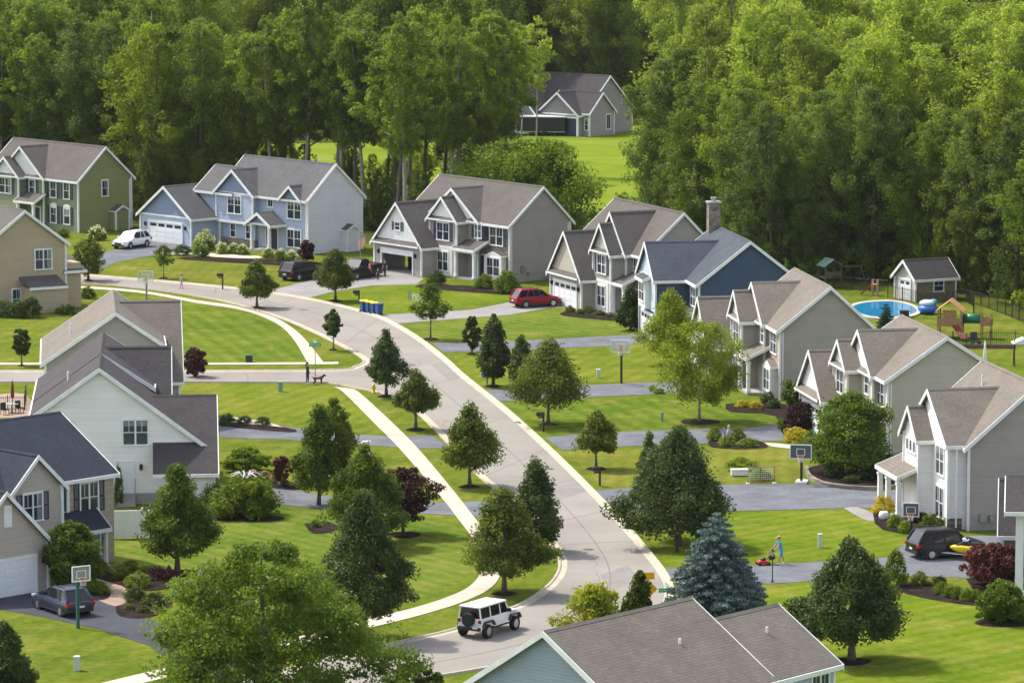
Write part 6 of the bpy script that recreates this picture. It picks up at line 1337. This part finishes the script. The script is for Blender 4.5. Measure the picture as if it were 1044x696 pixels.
row('astilbe_flowers', 'salmon flowering clump in the long bed near the weeping shrub', [(258,487,14,8),(270,489,14,9),(281,492,13,9),(290,495,12,7)], 'leaf_green', 'salmon flowers', 'flower_salmon', 'flowers')
row('bed_shrub', 'dark green shrub hiding the foot of the white house wing', [(217,522,30,32),(232,524,28,26),(208,514,24,28)], 'leaf_dark', 'shrubs at the white house wing')
row('climbing_shrub', 'upright shrub beside the back door of the white house', [(121,516,10,44)], 'leaf_green', None)
row('foundation_bush', 'rounded bush in the bed at the stone house corner', [(105,584,16,13),(122,590,24,17),(140,598,28,16),(133,583,22,13),(148,584,20,11)], 'leaf_hedge', 'bed bushes at the stone house')
row('gold_bush', 'yellow-green bush between the hoop and the stone house garage', [(68,600,20,14),(88,605,24,15),(103,605,20,14)], 'leaf_hedge', 'lime bushes at the stone house')
row('spirea_bush', 'low brownish bush by the sealed driveway near the lamp post', [(138,611,26,14),(158,616,28,15),(132,621,12,7),(146,624,16,8)], 'leaf_linden', 'bushes by the dark driveway')
row('bed_shrub', 'dark plum shrub under the broad mid-green tree', [(160,590,26,14),(176,592,24,12),(192,588,16,9)], 'leaf_maroon', 'plum shrubs under the green tree')
shrub('flower_clump', 'pink flowers under the broad mid-green tree', (172,584), 7, 8, 'leaf_green', None, 0, 'flower_pink', 'flowers')
shrub('garden_shrub', 'small plant on the mulch bed behind the dark full tree', (322,537), 12, 9, 'leaf_green', None, 1)
shrub('garden_shrub', 'sparse wild plant beside the street right of the spruce', (1036,632), 22, 14, 'leaf_green', None, 2)
row('garden_shrub', 'low plant by the birch trunk bed near the driveway', [(672,401,14,6),(666,399,10,7)], 'leaf_ash', 'plants by the birch bed')
# mulch beds
def bed(px): o = sheet('mulch_bed', gpts(px+[px[0]],3), M['mulch'], .04); return o
bed([(205,520),(250,522),(290,528),(270,532),(215,530)]); bed([(240,484),(300,492),(300,500),(245,492)]); bed([(310,534),(335,532),(345,540),(320,544)])
bed([(92,588),(130,580),(200,582),(205,590),(180,598),(150,602),(120,596)]); bed([(118,618),(165,608),(175,618),(150,630),(122,628)]); bed([(56,600),(105,600),(112,608),(98,612),(60,606)])
bed([(722,450),(760,446),(784,455),(760,458),(726,456)]); bed([(822,478),(860,470),(945,478),(940,492),(890,500),(835,494)]); bed([(890,520),(965,530),(970,546),(900,540)])
bed([(915,592),(960,598),(1005,610),(1005,618),(955,612),(915,602)]); bed([(985,590),(1060,590),(1060,606),(1000,604)]); bed([(190,262),(312,266),(318,272),(190,265)]); bed([(575,318),(640,322),(640,328),(575,322)]); bed([(430,290),(530,294),(530,301),(430,294)])
bed([(740,412),(800,412),(830,430),(835,450),(800,446),(790,424),(745,420)]); bed([(220,430),(292,436),(296,441),(222,434)])
# stone edging of the maple bed
ed = gpts([(822,478),(826,488),(845,496),(890,500),(925,496),(944,488)],5); ribbon('stone_edging', ed, [(-.12,0),(-.12,.3),(.12,.3),(.12,0)], M['stone'])
ed = gpts([(205,582),(204,590),(190,597),(178,600)],5); ribbon('stone_edging', ed, [(-.12,0),(-.12,.25),(.12,.25),(.12,0)], M['stone_tan'])

# the woods -------------------------------------------------------------------------------------
WK = []
wl = ['leaf_wood','leaf_wood2','leaf_wood3']
for i in range(9):      # nine growth forms, drawn again at other sizes and turns
    tall = i in (0,1,2)
    H = 1.0
    hz = .38 if tall else (.06 if i < 7 else .02)
    kind = 'tall' if i < 7 else 'round'
    cm = crown('crown', kind, 23*(1-hz), [6.6,6.,7.2,9.,10.,8.6,9.5,8.,7.][i], 23*hz, M[wl[[0,1,0,0,1,2,0,2,1][i]]], 900+i, 150 if tall else 260, 56, .38, .13, .36, .9, .25, .7)
    tm = trunk('trunk', 21.5, .26 if tall else .3, M['bark_grey' if i in (0,2) else 'bark'], 900+i, 9, .38 if tall else .18, 3.4, .6)
    WK.append((cm, tm))
for i in (3,4,6,5):      # same crowns for the back rows, haze painted into the leaf colour
    me = WK[i][0].copy(); me.materials[0] = M['leaf_wood_hazed']; WK.append((me, WK[i][1]))
NMW = ['tall bare-trunked tree','slender light-crowned tree','tall grey-trunked tree','full leafy tree','broad yellow-green tree','dark dense tree','rounded leafy tree','low dark tree','low bright tree','pale green tree','pale yellow-green tree','pale rounded tree','pale dense tree']
HW = [('behind the olive house',-999,140),('behind the blue house garage',140,235),('behind the blue house',235,330),('between the blue and grey houses',330,420),('behind the grey house',420,520),('at the clearing',520,640),('right of the clearing',640,720),('behind the navy house chimney',720,800),('left of the pool shed',800,905),('behind the pool shed',905,985),('at the right frame edge',985,1999)]
ROWN = ['front edge','second row','third row','fourth row','fifth row','sixth row','deep row','beyond the clearing','sapling line']
CNT = {}
ORD = ['first','second','third','fourth','fifth','sixth','seventh','eighth','ninth','tenth','eleventh','twelfth','thirteenth','fourteenth','fifteenth','sixteenth','seventeenth','eighteenth']
TREES = []
def edge_y(px):
    e = [(-300,200),(0,214),(110,219),(150,226),(250,224),(330,232),(400,236),(470,222),(520,214),(600,214),(640,240),(700,268),(800,289),(880,287),(985,296),(1044,314),(1400,400)]
    for (x0,y0),(x1,y1) in zip(e, e[1:]):
        if x0 <= px <= x1: return y0+(y1-y0)*(px-x0)/(x1-x0)
    return 230
def wood_tree(p, i, s, row):
    x = 522+F*p.x/(p.y*_c+CH*_s); TREES.append((x, p, i, s, row))
gg = random.Random(5)
for row_ in range(8):
    x = (-36 if row_ > 2 else -190)-gg.random()*20
    while x < (1085 if row_ > 2 else 1230):
        left = x < 640
        ey = edge_y(x); base = at(x, ey); Y = base.y+2+row_*(6.2 if not left else 7.2)+gg.uniform(-2,2)
        X = base.x*Y/base.y+gg.uniform(-1,1)
        px_ = 522+F*X/(Y*_c+CH*_s); py_ = 348-F*(-CH*_c+Y*_s)/(Y*_c+CH*_s)
        step = (gg.uniform(22,38) if 215 < x < 520 else gg.uniform(36,54)) if left else gg.uniform(38,54)
        x += step
        if 478 < px_ < 704 and row_ < 9 and py_ > 40: 
            if not (row_ < 3 and (px_ < 505 or (px_ > 688 and row_ < 2))): continue       # the clearing with the far house
        if 225 < px_ < 525:
            if row_ > 1: continue
            i = gg.choice([0,1,2,0,2,1,0,1,2,3])
        elif px_ <= 225:
            if row_ > 4: continue
            i = gg.choice([3,5,0,4,5,6,2])
        else: i = gg.choice([3,4,5,6,4,3,5])
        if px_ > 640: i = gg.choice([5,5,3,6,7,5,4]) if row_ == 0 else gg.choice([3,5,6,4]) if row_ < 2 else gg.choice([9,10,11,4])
        s = gg.uniform(.86,1.12)*(1.06 if row_ > 2 else 1.)
        if px_ > 640 and row_ < 3: s *= (.74,.84,.92)[row_]
        wood_tree(Vector((X,Y,0)), i, s, row_)
for x, y, i, s in [(490,232,1,1.),(508,226,0,1.0),(516,214,1,.95),(676,252,5,.85),(455,238,2,1.),(404,240,1,.97),(412,250,0,1.05)]:
    if s: wood_tree(at(x,y), i, s, 0)
for x, y, i, s in [(345,232,8,.3),(385,236,7,.3),(300,220,8,.28),(430,245,7,.33),(690,262,7,.5),(150,226,7,.4),(205,226,8,.34),(1000,300,7,.35),(960,296,8,.3),(760,282,7,.5),(820,288,7,.4),(120,222,7,.35)]:
    wood_tree(at(x,y), i, s, 0)
for k in range(70):      # wood on the far side of the clearing
    px_ = gg.uniform(-80,1120) if k > 26 else gg.uniform(470,690); Y = gg.uniform(575,640) if k > 26 else gg.uniform(600,660)
    if k > 26 and 480 < px_ < 680: Y = gg.uniform(610,680)
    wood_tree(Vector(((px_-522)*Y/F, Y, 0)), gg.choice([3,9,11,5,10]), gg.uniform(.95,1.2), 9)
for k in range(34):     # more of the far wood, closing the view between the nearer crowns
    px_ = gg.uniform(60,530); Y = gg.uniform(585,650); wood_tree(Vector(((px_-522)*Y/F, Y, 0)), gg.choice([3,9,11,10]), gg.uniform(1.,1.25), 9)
for k in range(22):     # saplings on the sunny far side of the belt
    px_ = gg.uniform(150,505); Y = gg.uniform(466,488); wood_tree(Vector(((px_-522)*Y/F, Y, 0)), gg.choice([8,8,4,6]), gg.uniform(.22,.42), 8)
TREES.sort(key=lambda t: (t[4], t[0]))
for x, p, i, s, row_ in TREES:
    place = next(n for n, a, b in HW if a <= x < b)
    k = (NMW[i], place, (7 if row_ == 9 else 8 if row_ == 8 else min(row_,6))); n = CNT[k] = CNT.get(k, -1)+1
    t = thing('forest_tree', ('%s %s, %s%s' % (NMW[i], place, ROWN[(7 if row_ == 9 else 8 if row_ == 8 else min(row_,6))], '' if n == 0 else ', %s from the left' % ORD[min(n,17)])), 'tree', p, gg.uniform(0,6.28), 'trees of the woods behind the houses')
    link('crown', WK[i][0], t); link('trunk', WK[i][1], t)
    t.rotation_euler.x = R(gg.uniform(-2.5,2.5)); t.rotation_euler.y = R(gg.uniform(-2.5,2.5))
    t.scale = (s*gg.uniform(.9,1.12), s*gg.uniform(.9,1.12), s)
# undergrowth along and inside the wood: one mass
qs = []; g = np.random.default_rng(3); cs = []; rs = []
for k in range(420):
    x = gg.uniform(-60,1100); ey = edge_y(x); b = at(x, ey); Y = b.y+abs(gg.gauss(0,14 if not 200 < x < 510 else 4)); X = b.x*Y/b.y
    px_ = 522+F*X/(Y*_c+CH*_s); py_ = 348-F*(-CH*_c+Y*_s)/(Y*_c+CH*_s)
    if 515 < px_ < 640 and py_ > 60: continue
    for q in range(9): cs.append((X+gg.gauss(0,1.1), Y+gg.gauss(0,1.1), abs(gg.gauss(0,1.1))+.3)); rs.append(gg.uniform(.5,1.))
o = link('undergrowth', leaf_mesh('undergrowth', leaf_arrays(np.array(cs), np.array(rs), 34, .42, g), M['leaf_wood'])); tag(o, 'mixed leafy undergrowth along the foot of the woods', 'undergrowth', None, 'stuff')
# ------------------------------------------------------------------ light and rendering
W = bpy.data.worlds.new('World'); SC.world = W; W.use_nodes = True
nt = W.node_tree; bg = nt.nodes['Background']
sky = nt.nodes.new('ShaderNodeTexSky'); sky.sky_type = 'NISHITA'; sky.sun_disc = False
SUN = Vector((-.82, .57, 0)).normalized()*math.cos(R(54)) + Vector((0,0,math.sin(R(54))))
sky.sun_elevation = R(54); sky.sun_rotation = math.atan2(SUN.x, SUN.y); sky.air_density = 1.0; sky.dust_density = 2.5; sky.ozone_density = 1.0; sky.altitude = 100
hz = nt.nodes.new('ShaderNodeHueSaturation'); hz.inputs['Saturation'].default_value = .55; nt.links.new(sky.outputs[0], hz.inputs['Color']); nt.links.new(hz.outputs[0], bg.inputs[0]); bg.inputs[1].default_value = .15
sl = bpy.data.lights.new('sun', 'SUN'); sl.energy = 2.4; sl.angle = R(.8); sl.color = (1, .93, .82)
so = bpy.data.objects.new('sun', sl); COL.objects.link(so); so.rotation_euler = SUN.to_track_quat('Z', 'Y').to_euler(); so.location = (0,300,200)
vs = SC.view_settings; vs.view_transform = 'Standard'; vs.look = 'None'; vs.gamma = 1; vs.exposure = 1.12; vs.use_curve_mapping = False
SC.render.engine = 'CYCLES'; SC.cycles.max_bounces = 7; SC.cycles.diffuse_bounces = 4; SC.cycles.glossy_bounces = 2; SC.cycles.transmission_bounces = 4; SC.cycles.transparent_max_bounces = 6
SC.cycles.use_denoising = True; SC.cycles.sample_clamp_indirect = 4

# the air between here and the woods
hm = bpy.data.materials.new('haze_air'); hm.use_nodes = True; hn = hm.node_tree; hn.nodes.remove(hn.nodes['Principled BSDF'])
hv = hn.nodes.new('ShaderNodeVolumePrincipled'); hv.inputs['Color'].default_value = (.93,.96,1,1); hv.inputs['Density'].default_value = .000024; hv.inputs['Anisotropy'].default_value = .2
hn.links.new(hv.outputs[0], hn.nodes['Material Output'].inputs['Volume'])
hb = MB(); hb.box(-1200,1200,-60,1300,-1.2,60); hz_ = hb.build('haze', hm); hz_['kind'] = 'stuff'
SC.cycles.volume_bounces = 0
